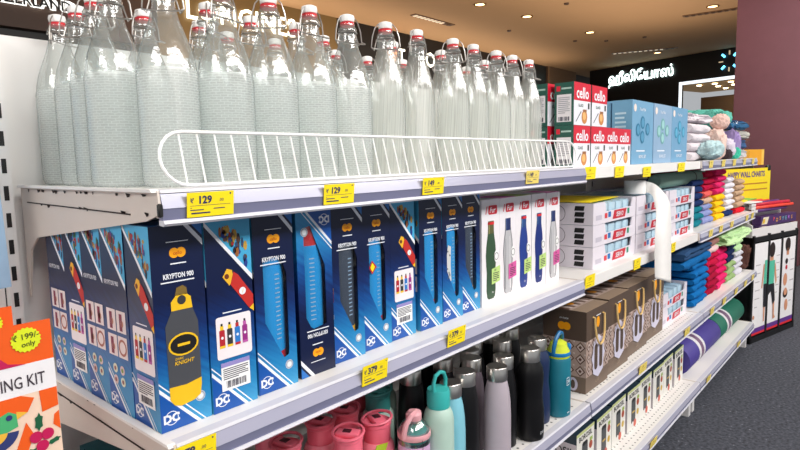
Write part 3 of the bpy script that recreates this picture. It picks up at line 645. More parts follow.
# ---------------------------------------------------------------- white bottle boxes with red logo
def white_box(col, capc, band, lid, tagc, label, x, y, cap=None):
    w, d, h = 0.0765, 0.078, 0.246; b = MB(); b.box(-w / 2, w / 2, -d / 2, d / 2, 0, h, cm(236, 232, 236, rough=0.35))
    b.box(-w / 2 + 0.001, w / 2 - 0.001, -d / 2 + 0.001, d / 2 - 0.001, h, h + 0.0008, cm(*lid))
    c = Cv(b, (-w / 2, -d / 2, 0), (w, 0, 0), (0, 0, h), 0.0003)
    RL = cm(206, 24, 50, rough=0.4)
    c.rrect(0.36, 0.86, 0.86, 0.945, 0.06, RL, 1); c.text('Fur', 0.61, 0.902, 0.05, WP, 2, bold=0.04, shear=0.25); c.poly([(0.20, 0.868), (0.25, 0.868), (0.32, 0.94), (0.27, 0.94)], RL, 1)
    B = cm(*col, rough=0.35)
    def half(f): return [(0.5 + f * a, q) for a, q in ((0.16, 0.72), (0.18, 0.67), (0.25, 0.58), (0.29, 0.48), (0.27, 0.38), (0.24, 0.32), (0.25, 0.24), (0.26, 0.14), (0.22, 0.075), (0.13, 0.055))]
    c.poly(half(1)[::-1] + half(-1), B, 1)
    if col[0] > 150:                                    # steel shading lines of the printed picture
        c.poly([(0.32, 0.10), (0.36, 0.10), (0.37, 0.60), (0.35, 0.60)], cm(130, 130, 134), 2); c.poly([(0.60, 0.10), (0.66, 0.10), (0.62, 0.62), (0.60, 0.62)], cm(235, 235, 236), 2)
        for f in (1, -1): c.poly([(a, q) for a, q in half(f)] + [(a - f * 0.03, q) for a, q in half(f)[::-1]], cm(120, 120, 126), 3)
    c.rect(0.34, 0.68, 0.66, 0.80, cm(*capc), 2)
    c.rect(0.36, 0.68, 0.42, 0.80, cm(min(255, capc[0] + 50), min(255, capc[1] + 50), min(255, capc[2] + 40)), 3)
    if band: c.rect(0.33, 0.765, 0.67, 0.79, cm(220, 30, 40), 3)
    c.disc(0.79, 0.455, 0.12, cm(240, 240, 240), 4, ry=0.19); c.ring(0.79, 0.455, 0.115, 0.02, cm(90, 90, 95), 5)
    T = cm(*tagc); c.poly([(0.52, 0.19), (1.0, 0.21), (1.0, 0.36), (0.52, 0.34)], T, 4); c.lines(0.6, 0.22, 0.94, 0.31, 5, cm(70, 60, 70), 5)
    c.text('100', 0.72, 0.325, 0.018, cm(60, 50, 60), 5, bold=0.03); c.text('fur', 0.58, 0.12, 0.022, cm(220, 220, 220), 4)
    l = Cv(b, (-w / 2, d / 2, 0), (0, -d, 0), (0, 0, h), 0.0003); l.rect(0, 0, 1, 1, cm(226, 224, 228), 1); l.lines(0.15, 0.2, 0.85, 0.8, 12, cm(170, 170, 176), 2)
    return tag(b.build('bottle_box', loc=(x, y, ZC)), label, 'box', 'white bottle boxes')
GR, PK = (190, 220, 130), (214, 90, 160)
white_box((56, 84, 60), (90, 90, 50), True, (225, 225, 225), GR, 'white box printed with a dark green bottle', -0.3775, 0.092)
white_box((186, 186, 190), (20, 40, 95), False, (222, 110, 190), PK, 'white box printed with a steel bottle and pink label, between green and blue bottle boxes', -0.3005, 0.092)
white_box((36, 62, 140), (30, 70, 130), True, (190, 215, 120), GR, 'white box printed with a blue bottle, beside the pink-lidded box', -0.2235, 0.092)
white_box((28, 48, 120), (25, 60, 120), True, (225, 225, 225), GR, 'white box printed with a blue bottle, second blue one', -0.1465, 0.090)
white_box((190, 190, 194), (20, 40, 95), False, (222, 110, 190), PK, 'white box printed with steel bottle at the end of its row beside tray boxes', -0.0695, 0.088)

# ---------------------------------------------------------------- price tags
RUP = '\u20b9'
def price_tag(x, z, y, w, h, price, tilt, label, far=False, bright=True):
    b = MB(); m = cm(252, 226, 20, rough=0.5) if bright else cm(238, 214, 110, rough=0.5)
    b.box(-w / 2, w / 2, -0.0005, 0.0005, -h / 2, h / 2, m)
    c = Cv(b, (-w / 2, -0.0005, -h / 2), (w, 0, 0), (0, 0, h), 0.0003)
    I = cm(40, 44, 92, rough=0.6)
    if not far:
        c.text(RUP, 0.10, 0.68, 0.20, I, 1, bold=0.05); c.text(price, 0.38, 0.70, 0.30, I, 1, bold=0.10, wmax=0.46); c.text('.00', 0.72, 0.66, 0.13, I, 1)
        c.rect(0.06, 0.46, 0.92, 0.475, I, 1); c.rect(0.06, 0.27, 0.34, 0.31, I, 1); c.rect(0.55, 0.29, 0.80, 0.33, I, 1); c.rect(0.08, 0.13, 0.48, 0.19, I, 1); c.rect(0.06, 0.37, 0.10, 0.39, I, 1); c.disc(0.92, 0.9, 0.02, I, 1, n=8)
    else:
        c.text(price, 0.45, 0.70, 0.24, cm(150, 130, 20), 1, wmax=0.5); c.rect(0.12, 0.40, 0.85, 0.43, cm(150, 130, 20), 1); c.rect(0.12, 0.18, 0.6, 0.23, cm(150, 130, 20), 1)
    o = b.build('price_tag', loc=(x, y, z), rot=(math.radians(-6), 0, 0)); o.rotation_euler = (math.radians(tilt), 0, 0)
    return tag(o, label, 'price tag', 'yellow price tags')
price_tag(-1.135, 1.102, -0.0175, 0.064, 0.030, '129', 6, 'yellow tag reading 129 at the open end of the bottle shelf')
price_tag(-0.918, 1.102, -0.0175, 0.062, 0.030, '129', 6, 'yellow tag reading 129, second along the bottle shelf')
price_tag(-0.684, 1.103, -0.0175, 0.062, 0.030, '149', 6, 'yellow tag reading 149 under the first ribbed bottles')
price_tag(-0.31, 1.106, -0.0175, 0.060, 0.030, '149', 6, 'paler yellow tag reading 149 near the wire guard end', False, False)
price_tag(-1.18, 0.795, -0.0185, 0.064, 0.033, '379', 6, 'yellow tag reading 379 at the open end of the carton shelf')
price_tag(-0.851, 0.803, -0.0185, 0.060, 0.034, '379', 6, 'yellow tag reading 379 under the dark grey bottle carton')
price_tag(-0.618, 0.807, -0.0185, 0.058, 0.034, '379', 6, 'yellow tag reading 379 above the steel bottle caps')
for i, (x, z, w) in enumerate(((0.04, 1.105, 0.075), (0.26, 1.102, 0.07), (0.51, 1.095, 0.075), (0.91, 1.102, 0.085))):
    price_tag(x, z, -0.0065, w, 0.034, '199', 4, 'bright yellow tag hanging under the red and blue boxes, ' + ['beside the wire guard', 'under the deeper red boxes', 'under the first blue box', 'under the last blue box'][i], True)
for i, (x, z, w) in enumerate(((0.05, 0.80, 0.065), (0.436, 0.792, 0.06), (0.835, 0.797, 0.05))):
    price_tag(x, z, -0.0065, w, 0.036, '249', 4, 'bright yellow tag on the tray box shelf, ' + ['above the first brown gift bag', 'above the third brown gift bag', 'beside the hanging paper strip'][i], True)
for i, x in enumerate((0.41, 0.93)): price_tag(x, 0.449, -0.0415, 0.07, 0.03, '599', 6, 'pale yellow tag on the gift bag shelf, ' + ['under the second bag', 'below the tray boxes'][i], True, False)
for i, x in enumerate((0.55, 1.32, 1.95)): price_tag(x, 0.135, -0.0395, 0.07, 0.026, '699', 6, 'pale yellow tag on the lowest rail, ' + ['under the jar cartons', 'near the shelf joint', 'under the green mat'][i], True, False)
for lv, zz, yy, xs, nm in ((1, 1.106, -0.0175, (1.32, 1.55, 1.78, 2.02, 2.25), 'the white towel'), (2, 0.796, -0.0175, (1.36, 1.55, 1.78, 2.15, 2.3), 'the navy towel'), (3, 0.448, -0.0415, (1.33, 1.56, 1.82, 2.05, 2.25), 'the blue towel')):
    for i, x in enumerate(xs): price_tag(x, zz, yy, 0.06, 0.032, '299', 6, 'pale yellow tag on %s rail, %s along' % (nm, NTH[i]), True, False)

# ---------------------------------------------------------------- boxes on the top shelf, second bay
def red_box(label, x, y, z):
    w, d, h = 0.112, 0.056, 0.116; b = MB(); GRN = cm(28, 84, 72, rough=0.4); RD = cm(206, 20, 50, rough=0.4)
    b.box(-w / 2, w / 2, -d / 2, d / 2, 0, h, GRN)
    c = Cv(b, (-w / 2, -d / 2, 0), (w, 0, 0), (0, 0, h), 0.0004); c.rect(0, 0, 1, 1, cm(226, 226, 234), 1); c.rect(0, 0.58, 1, 1, RD, 2)
    c.text('cello', 0.5, 0.77, 0.26, WP, 3, bold=0.05, wmax=0.86)
    c.text('GLASS', 0.40, 0.47, 0.07, GRN, 2, bold=0.03); c.rect(0.83, 0.40, 0.92, 0.54, BLACK, 2)
    c.disc(0.62, 0.20, 0.17, cm(196, 130, 70), 2); c.disc(0.60, 0.22, 0.10, cm(226, 176, 110), 3); c.rect(0.52, 0.32, 0.74, 0.38, cm(150, 100, 60), 3); c.poly([(0.10, 0.08), (0.14, 0.08), (0.44, 0.32), (0.40, 0.33)], cm(70, 80, 84), 2)
    l = Cv(b, (-w / 2, d / 2, 0), (0, -d, 0), (0, 0, h), 0.0004); l.rect(0.12, 0.08, 0.88, 0.72, cm(226, 222, 226), 1); l.lines(0.2, 0.28, 0.8, 0.68, 9, cm(160, 160, 168), 2); l.bars(0.2, 0.1, 0.8, 0.2, 8, INK, 2)
    l.rect(0.10, 0.80, 0.30, 0.92, RD, 1); l.rect(0.36, 0.84, 0.88, 0.88, cm(170, 200, 190), 1)
    return tag(b.build('glassware_box', loc=(x, y, z)), label, 'box', 'red glassware boxes')
Z1 = 1.1205
for i, (x, y) in enumerate(((0.062, 0.056), (0.180, 0.056), (0.297, 0.060), (0.4105, 0.064))): red_box('red and green box in the lower row, ' + ['beside the wire guard', 'second from the wire guard', 'third from the wire guard', 'fourth, touching the blue boxes'][i], x, y, Z1)
for i, (x, y) in enumerate(((0.062, 0.056), (0.182, 0.056), (0.045, 0.125))): red_box('red and green box in the upper row, ' + ['nearer the bottles', 'nearer the blue boxes', 'behind the first one'][i], x, y, Z1 + 0.1168)
red_box('red and green box in the lower row hidden behind the first', 0.045, 0.125, Z1)
def blue_box(label, x, y, base, dots):
    w, d, h = 0.212, 0.068, 0.215; b = MB(); b.box(-w / 2, w / 2, -d / 2, d / 2, 0, h, cm(*base, rough=0.4))
    c = Cv(b, (-w / 2, -d / 2, 0), (w, 0, 0), (0, 0, h), 0.0006)
    for a, q in ((0.48, 0.66), (0.27, 0.54), (0.72, 0.56), (0.47, 0.43)): c.disc(a, q, 0.105, cm(*dots), 1); c.disc(a, q, 0.075, cm(min(255, dots[0] + 40), min(255, dots[1] + 30), min(255, dots[2] + 30)), 2)
    c.disc(0.12, 0.88, 0.06, cm(240, 220, 210), 1); c.text('Fine Meal', 0.48, 0.87, 0.05, WP, 1); c.text('BOWL SET', 0.5, 0.12, 0.05, WP, 1, bold=0.02, wmax=0.8); c.rect(0.2, 0.20, 0.6, 0.22, WP, 1)
    l = Cv(b, (-w / 2, d / 2, 0), (0, -d, 0), (0, 0, h), 0.0006); l.lines(0.15, 0.3, 0.7, 0.85, 8, cm(190, 215, 232), 1); l.rect(0.3, 0.08, 0.7, 0.2, WP, 1)
    return tag(b.build('bowl_set_box', loc=(x, y, z_)), label, 'box', 'pale blue boxes')
z_ = Z1
blue_box('sky blue box with four teal circles beside the red boxes', 0.575, 0.066, (112, 162, 196), (40, 116, 152))
blue_box('paler lilac-blue box with green circles between two blue boxes', 0.790, 0.064, (138, 170, 200), (110, 170, 170))
blue_box('sky blue box with teal circles next to the white towels', 1.004, 0.064, (108, 158, 194), (50, 140, 176))
blue_box('blue box standing behind the first blue box', 0.585, 0.142, (112, 162, 196), (40, 116, 152))

# ---------------------------------------------------------------- white tray boxes
TW, TH = 0.36, 0.0655
def tray_box(label, x, y, z, w=TW, d=0.30):
    h = TH; e = empty('tray_box', (x, y, z)); b = MB(); CARD = cm(224, 218, 228, rough=0.45); t = 0.004
    b.box(-w / 2, w / 2, -d / 2, d / 2, 0, t, CARD); b.box(-w / 2, -w / 2 + t, -d / 2, d / 2, t, h, CARD); b.box(w / 2 - t, w / 2, -d / 2, d / 2, t, h, CARD); b.box(-w / 2 + t, w / 2 - t, d / 2 - t, d / 2, t, h, CARD)
    P = [(-w / 2 + t, t), (w / 2 - t, t), (w / 2 - t, h), (w / 2 - 0.03, h), (w / 2 - 0.04, h * 0.56), (-w / 2 + 0.10, h * 0.52), (-w / 2 + 0.09, h), (-w / 2 + t, h)]
    b.prism(P, lambda a, q: (a, -d / 2, q), lambda a, q: (a, -d / 2 + t, q), CARD)
    c = Cv(b, (-w / 2, -d / 2, 0), (w, 0, 0), (0, 0, h), 0.0006)
    c.poly([(0.42, 0.10), (0.72, 0.10), (0.76, 0.52), (0.46, 0.52)], cm(196, 32, 52), 1); c.text('SERVO', 0.59, 0.31, 0.22, WP, 2, bold=0.04, wmax=0.24, shear=0.2)
    c.rect(0.24, 0.22, 0.30, 0.46, cm(214, 60, 70), 1); c.rect(0.32, 0.24, 0.38, 0.50, cm(30, 110, 180), 1); c.rect(0.78, 0.22, 0.83, 0.50, cm(40, 140, 110), 1); c.rect(0.05, 0.2, 0.18, 0.42, cm(196, 190, 204), 1)
    l = Cv(b, (-w / 2, d / 2, 0), (0, -d, 0), (0, 0, h), 0.0006)
    for k in range(3): l.poly([(0.80, 0.10 + 0.28 * k), (0.90, 0.10 + 0.28 * k), (0.91, 0.32 + 0.28 * k), (0.81, 0.32 + 0.28 * k)], BLACK, 1)
    l.ring(0.62, 0.5, 0.085, 0.006, cm(120, 112, 124), 1)
    b.build('carton', e)
    k = MB(); GLS = cm(176, 204, 220, rough=0.15)
    for i in range(5): k.rbox(-w / 2 + 0.03 + i * (w - 0.05) / 5, -w / 2 + 0.085 + i * (w - 0.05) / 5, -d / 2 + 0.012, d / 2 - 0.02, t, h - 0.004, 0.008, GLS, 2)
    k.build('glassware', e)
    MB().add([(-w / 2 + t, -d / 2 + t, h), (w / 2 - t, -d / 2 + t, h), (w / 2 - t, d / 2 - t, h), (-w / 2 + t, d / 2 - t, h)], [(0, 1, 2, 3)], FILM).build('film_cover', e)
    return tag(e, label, 'box', 'white tray boxes')
T0 = tray_box('x', 0, 0, 0); proto = [True]
def tray(x, y, z, label):
    if proto[0]: o = T0; o.location = (x, y, z); proto[0] = False
    else: o = clone(T0, (x, y, z))
    tag(o, label, 'box', 'white tray boxes')
for ci, (x, nm) in enumerate(((0.342, 'nearest the white bottle boxes'), (0.712, 'behind the hanging paper strip'), (1.084, 'beside the navy towels'))):
    for k in range(3): tray(x, 0.183, ZC + k * 0.0668, '%s white tray box with red label in the stack %s' % (['bottom', 'middle', 'top'][k], nm))
for k in range(2): tray(1.02, 0.185, 0.4635 + k * 0.0668, ['lower', 'upper'][k] + ' white tray box beside the brown gift bags')
MB_ = MB(); MB_.box(-0.15, 0.15, -0.12, 0.12, 0, 0.0012, YEL)
tag(MB_.build('yellow_sheet', loc=(0.31, 0.18, ZC + 3 * 0.0668 + 0.0008), rot=(0, 0, 0.08)), 'bright yellow paper sheet lying on the first tray box stack', 'paper')
# paper roll with a strip hanging down
e = empty('paper_roll', (0, 0, 0)); PR = cm(236, 234, 232, rough=0.7)
zr = ZC + 3 * 0.0668 + 0.0015
MB().lathe([(0.010, 0), (0.037, 0), (0.037, 0.046), (0.012, 0.046), (0.010, 0.040)], PR, 32, Matrix.Translation((0.649, 0.08, zr))).build('roll', e)
s = MB(); pa = [(0.676, 0.05, 1.056), (0.705, 0.03, 1.046), (0.700, 0.0, 1.022), (0.669, -0.035, 0.983), (0.645, -0.05, 0.904), (0.643, -0.053, 0.80), (0.644, -0.055, 0.697)]
pb = [(0.672, 0.05, 1.0145), (0.655, 0.03, 1.0135), (0.618, 0.005, 1.000), (0.580, -0.018, 0.95), (0.548, -0.026, 0.879), (0.545, -0.028, 0.80), (0.546, -0.03, 0.728)]
def smooth(p, k=6):
    p = [Vector(p[0])] + [Vector(q) for q in p] + [Vector(p[-1])]; o = []
    for i in range(1, len(p) - 2):
        for j in range(k):
            t = j / k; o.append(0.5 * ((2 * p[i]) + (p[i + 1] - p[i - 1]) * t + (2 * p[i - 1] - 5 * p[i] + 4 * p[i + 1] - p[i + 2]) * t * t + (3 * p[i] - p[i - 1] - 3 * p[i + 1] + p[i + 2]) * t ** 3))
    return o + [p[-2]]
pa, pb = smooth(pa), smooth(pb)
vs = [p for q in zip(pa, pb) for p in q]; n = len(pa)
s.add(vs, [(2 * i, 2 * i + 1, 2 * i + 3, 2 * i + 2) for i in range(n - 1)], PR, True)
o = s.build('hanging_strip', e); md = o.modifiers.new('th', 'SOLIDIFY'); md.thickness = 0.0006
tag(e, 'white paper roll with a long strip hanging over the shelf edge', 'paper roll')

# ---------------------------------------------------------------- drinking bottles on the third shelf
Z3 = 0.4635
def cola(body, x, y, label, h=0.222, wavy=False, text=None):
    e = empty('steel_bottle', (x, y, Z3)); k = h / 0.222; b = MB()
    if wavy: pr = [(0.029, 0), (0.0325, 0.003), (0.0335, 0.012), (0.0345, 0.04), (0.0335, 0.075), (0.0305, 0.10), (0.0300, 0.115), (0.0320, 0.14), (0.0325, 0.160), (0.0300, 0.176), (0.0235, 0.188), (0.0225, 0.192)]
    else: pr = [(0.026, 0), (0.030, 0.003), (0.031, 0.012), (0.031, 0.11), (0.0295, 0.145), (0.0265, 0.170), (0.0225, 0.188), (0.0215, 0.192)]
    b.lathe([(r, z * k) for r, z in pr], body, 32)
    if text:
        vs, fs, x0, x1, y0, y1 = text_geo(text, 0.0); s = 0.012; out = []
        for px, py in vs:
            a = -0.25 + ((px - x0) * s) / 0.034; out.append((0.0343 * math.sin(a) , -0.0343 * math.cos(a), 0.02 + py * s))
        b.add(out, fs, cm(200, 200, 205))
    b.build('body', e)
    MB().lathe([(0.0215, 0.191 * k), (0.0238, 0.1915 * k), (0.0238, 0.220 * k), (0.0225, 0.2218 * k), (0.0, 0.222 * k)], STEEL, 28).build('cap', e)
    return tag(e, label, 'bottle', 'steel capped bottles')
LIL = mat('lilac_coat', srgb(176, 166, 176), 0.38); BK = mat('black_coat', (0.006, 0.006, 0.007), 0.38, spec=0.3); MAU = mat('mauve_coat', srgb(122, 110, 120), 0.4); NVY = mat('navy_coat', srgb(28, 44, 82), 0.35); CYA = mat('cyan_coat', srgb(130, 196, 214), 0.35)
cola(LIL, -0.424, 0.009, 'lilac grey slim bottle at the front, steel cap'); cola(BK, -0.493, 0.049, 'black slim bottle between the cyan and the mauve ones')
cola(MAU, -0.412, 0.086, 'mauve grey slim bottle behind the lilac one'); cola(BK, -0.351, 0.036, 'black slim bottle just behind the lilac bottle')
cola(BK, -0.279, 0.004, 'black wavy bottle at the shelf front', 0.227, True, 'pexpo'); cola(NVY, -0.186, 0.034, 'navy wavy bottle beside the teal sipper', 0.224, True)
cola(CYA, -0.546, 0.050, 'pale cyan slim bottle beside the mint jug bottle', 0.212)
for i, (x, y) in enumerate(((-0.250, 0.100), (-0.300, 0.155), (-0.362, 0.125), (-0.200, 0.165), (-0.452, 0.140), (-0.139, 0.140), (-0.50, 0.20), (-0.42, 0.22), (-0.34, 0.235), (-0.56, 0.15))):
    cola(BK, x, y, 'black steel-capped bottle in the dark back rows, %s' % ('behind the black wavy bottle', 'deep behind the lilac bottle', 'third row behind the mauve bottle', 'deep behind the navy bottle', 'behind the slim black bottle', 'behind the teal sipper', 'rear row behind the cyan bottle', 'rear row behind the mauve bottle', 'rearmost in the row', 'behind the mint jug bottle')[i])
# teal sipper with clear yellow and blue lid
e = empty('sipper_bottle', (-0.113, 0.010, Z3)); e.scale = (1, 1, 1.06); TEAL = mat('teal_coat', srgb(22, 112, 132), 0.4)
b = MB().lathe([(0.029, 0), (0.0325, 0.003), (0.033, 0.010), (0.033, 0.142), (0.030, 0.150)], TEAL, 32)
c = Cv(b, (-0.020, -0.0335, 0.085), (0.016, 0, 0), (0, 0, 0.020)); c.rect(0, 0, 1, 0.08, WP); c.rect(0, 0.92, 1, 1, WP); c.rect(0, 0, 0.08, 1, WP); c.rect(0.92, 0, 1, 1, WP); c.text('OH', 0.5, 0.5, 0.4, WP, bold=0.03)
c.rect(0.3, -3.6, 1.1, -3.5, WP)
b.build('body', e); MB().lathe([(0.029, 0.150), (0.030, 0.152), (0.030, 0.166), (0.024, 0.176), (0.022, 0.186), (0.012, 0.192), (0, 0.192)], mat('lime_plastic', srgb(206, 220, 60), 0.25), 26).build('lid', e)
q = MB().lathe([(0.031, 0.156), (0.0318, 0.158), (0.0318, 0.163), (0.031, 0.165)], cm(24, 120, 190, rough=0.3), 26); q.rbox(0.012, 0.026, -0.026, -0.010, 0.164, 0.182, 0.004, cm(24, 120, 190, rough=0.3)); q.build('clasp', e)
MB().tube([(-0.030, 0, 0.162), (-0.034, -0.004, 0.182), (-0.026, -0.006, 0.203), (-0.008, -0.006, 0.214), (0.010, -0.004, 0.208), (0.022, 0, 0.192)], 0.0055, cm(24, 110, 165, rough=0.35), 8).build('carry_loop', e)
tag(e, 'teal sipper bottle with lime and blue lid beside the gift bags', 'bottle', 'sipper bottles')
# mint bottle with loop lid
def loop_bottle(x, y, body, lid, label, h=0.158, r=0.0335):
    e = empty('loop_bottle', (x, y, Z3))
    MB().lathe([(r * 0.85, 0), (r * 0.97, 0.003), (r, 0.010), (r, h - 0.022), (r * 0.94, h - 0.010), (r * 0.80, h), (r * 0.70, h + 0.004)], body, 32).build('body', e)
    ld = MB().lathe([(r * 0.74, h + 0.004), (r * 0.76, h + 0.008), (r * 0.76, h + 0.034), (r * 0.70, h + 0.042), (r * 0.3, h + 0.044), (0, h + 0.044)], lid, 26).build('lid', e)
    MB().tube([(-r * 0.62, -0.004, h + 0.040), (-r * 0.64, -0.004, h + 0.058), (-r * 0.45, -0.004, h + 0.072), (0, -0.004, h + 0.077), (r * 0.45, -0.004, h + 0.072), (r * 0.64, -0.004, h + 0.058), (r * 0.62, -0.004, h + 0.040)], 0.0042, lid, 8).build('carry_loop', ld)
    return tag(e, label, 'bottle', 'loop lid bottles')
MINT = mat('mint_coat', srgb(176, 204, 192), 0.4); TLID = mat('teal_lid', srgb(58, 180, 176), 0.4); PINK = mat('pink_plastic', srgb(244, 140, 158), 0.4); PINK2 = mat('rose_plastic', srgb(240, 112, 134), 0.4)
loop_bottle(-0.565, 0.045 + 0.035, MINT, TLID, 'mint bottle with teal loop lid beside the slim steel bottles', 0.180, 0.0315).location = (-0.610, 0.035, Z3)
CYA2 = mat('deep_teal', srgb(70, 160, 156), 0.4)
def flip_bottle(x, y, body, lid, label, h=0.142, r=0.035):
    e = empty('flip_lid_bottle', (x, y, Z3))
    MB().lathe([(r * 0.85, 0), (r * 0.97, 0.003), (r, 0.010), (r, h - 0.022), (r * 0.95, h - 0.008), (r * 0.80, h)], body, 30).build('body', e)
    b = MB().lathe([(r * 0.76, h), (r * 0.78, h + 0.002), (r * 0.78, h + 0.030), (r * 0.83, h + 0.032), (r * 0.83, h + 0.038), (r * 0.72, h + 0.040), (0.012, h + 0.036), (0, h + 0.036)], lid, 28)
    b.rbox(-0.013, 0.013, -0.024, 0.024, h + 0.036, h + 0.046, 0.004, lid); b.rbox(-0.007, 0.007, -0.006, 0.010, h + 0.044, h + 0.0475, 0.001, cm(70, 22, 32))
    ld = b.build('lid', e)
    MB().tube([(r * 0.86 * math.cos(t), r * 0.86 * math.sin(t), h + 0.044 + 0.004 * math.cos(t)) for t in [i * 0.3491 for i in range(18)]], 0.003, lid, 6, True).build('rim_handle', ld)
    return tag(e, label, 'bottle', 'pink and teal flip lid bottles')
f0 = flip_bottle(-0.785, 0.121, PINK, PINK2, 'pink flip lid bottle with lid facing up, in front of the darker pink ones', 0.125)
for x, y, l, rz in ((-0.782, 0.205, 'dark pink flip lid bottle in the shadow near the open end', 0.3), (-0.712, 0.205, 'dark pink flip lid bottle behind the two bright pink ones', 0.5), (-0.705, 0.120, 'bright pink flip lid bottle beside the clear pink sipper', -0.4), (-0.872, 0.255, 'deep pink bottle farthest in the shadow', 0.1), (-0.885, 0.185, 'pink bottle half hidden under the price rail', 0.2), (-0.63, 0.26, 'pink bottle behind the teal lidded one', 0.7)):
    tag(clone(f0, (x, y, Z3), rz), l, 'bottle', 'pink and teal flip lid bottles')
f0.rotation_euler.z = 0.5
flip_bottle(-0.632, 0.185, MINT, CYA2, 'mint bottle with dark teal lid behind the bright pink bottle', 0.146).rotation_euler.z = 0.3
flip_bottle(-0.55, 0.25, MINT, CYA2, 'mint bottle with teal lid at the very back', 0.146)
# clear pink sipper
e = empty('clear_sipper_bottle', (-0.672, 0.050, Z3)); PS = mat('pink_mauve', srgb(208, 168, 206), 0.35); PL = mat('rose_lid', srgb(226, 164, 172), 0.35)
MB().lathe([(0.027, 0), (0.031, 0.004), (0.032, 0.012), (0.032, 0.128)], PS, 30).build('body', e)
MB().lathe([(0.032, 0.128), (0.032, 0.150), (0.0305, 0.156), (0.024, 0.168), (0.015, 0.176)], film_mat('aqua_clear', (0.55, 0.80, 0.78), 0.3), 30).build('clear_collar', e)
q = MB().lathe([(0.0325, 0.140), (0.0335, 0.142), (0.0335, 0.150), (0.0325, 0.152)], PL, 28); q.lathe([(0.014, 0.170), (0.016, 0.174), (0.016, 0.186), (0.010, 0.192), (0, 0.192)], PL, 20); q.build('lid', e)
MB().lathe([(0.026, 0.132), (0.026, 0.154), (0.02, 0.165), (0, 0.168)], TLID, 24).build('strainer', e)
MB().tube([(0.014, -0.002, 0.184), (0, -0.006, 0.192), (-0.018, -0.008, 0.189), (-0.030, -0.006, 0.176), (-0.035, -0.004, 0.160), (-0.033, -0.002, 0.146)], 0.0055, PL, 8).build('carry_loop', e)
tag(e, 'pink clear topped sipper bottle with rose loop lid', 'bottle', 'sipper bottles')
b = MB(); b.box(-0.020, 0.020, -0.0005, 0.0005, -0.032, 0, cm(176, 206, 40)); c = Cv(b, (-0.02, -0.0005, -0.032), (0.04, 0, 0), (0, 0, 0.032)); c.lines(0.15, 0.55, 0.85, 0.75, 2, INK, 1); c.disc(0.5, 0.88, 0.05, BLACK, 1)
b.tube([(0, 0, -0.003), (0.004, 0.004, 0.012), (0.002, 0.006, 0.022)], 0.0005, BLACK, 4)
o = b.build('swing_ticket', loc=(-0.690, -0.004 + 0.018, Z3 + 0.122), rot=(0.05, 0.12, -0.1)); tag(o, 'lime green paper ticket hanging on the pink clear sipper', 'label')
b = MB(); b.box(-0.016, 0.016, -0.0005, 0.0005, -0.03, 0, cm(176, 206, 40)); o = b.build('swing_ticket', loc=(-0.735, 0.078, Z3 + 0.138), rot=(0.2, 0.2, 0)); tag(o, 'lime green paper ticket on the bright pink bottle', 'label')

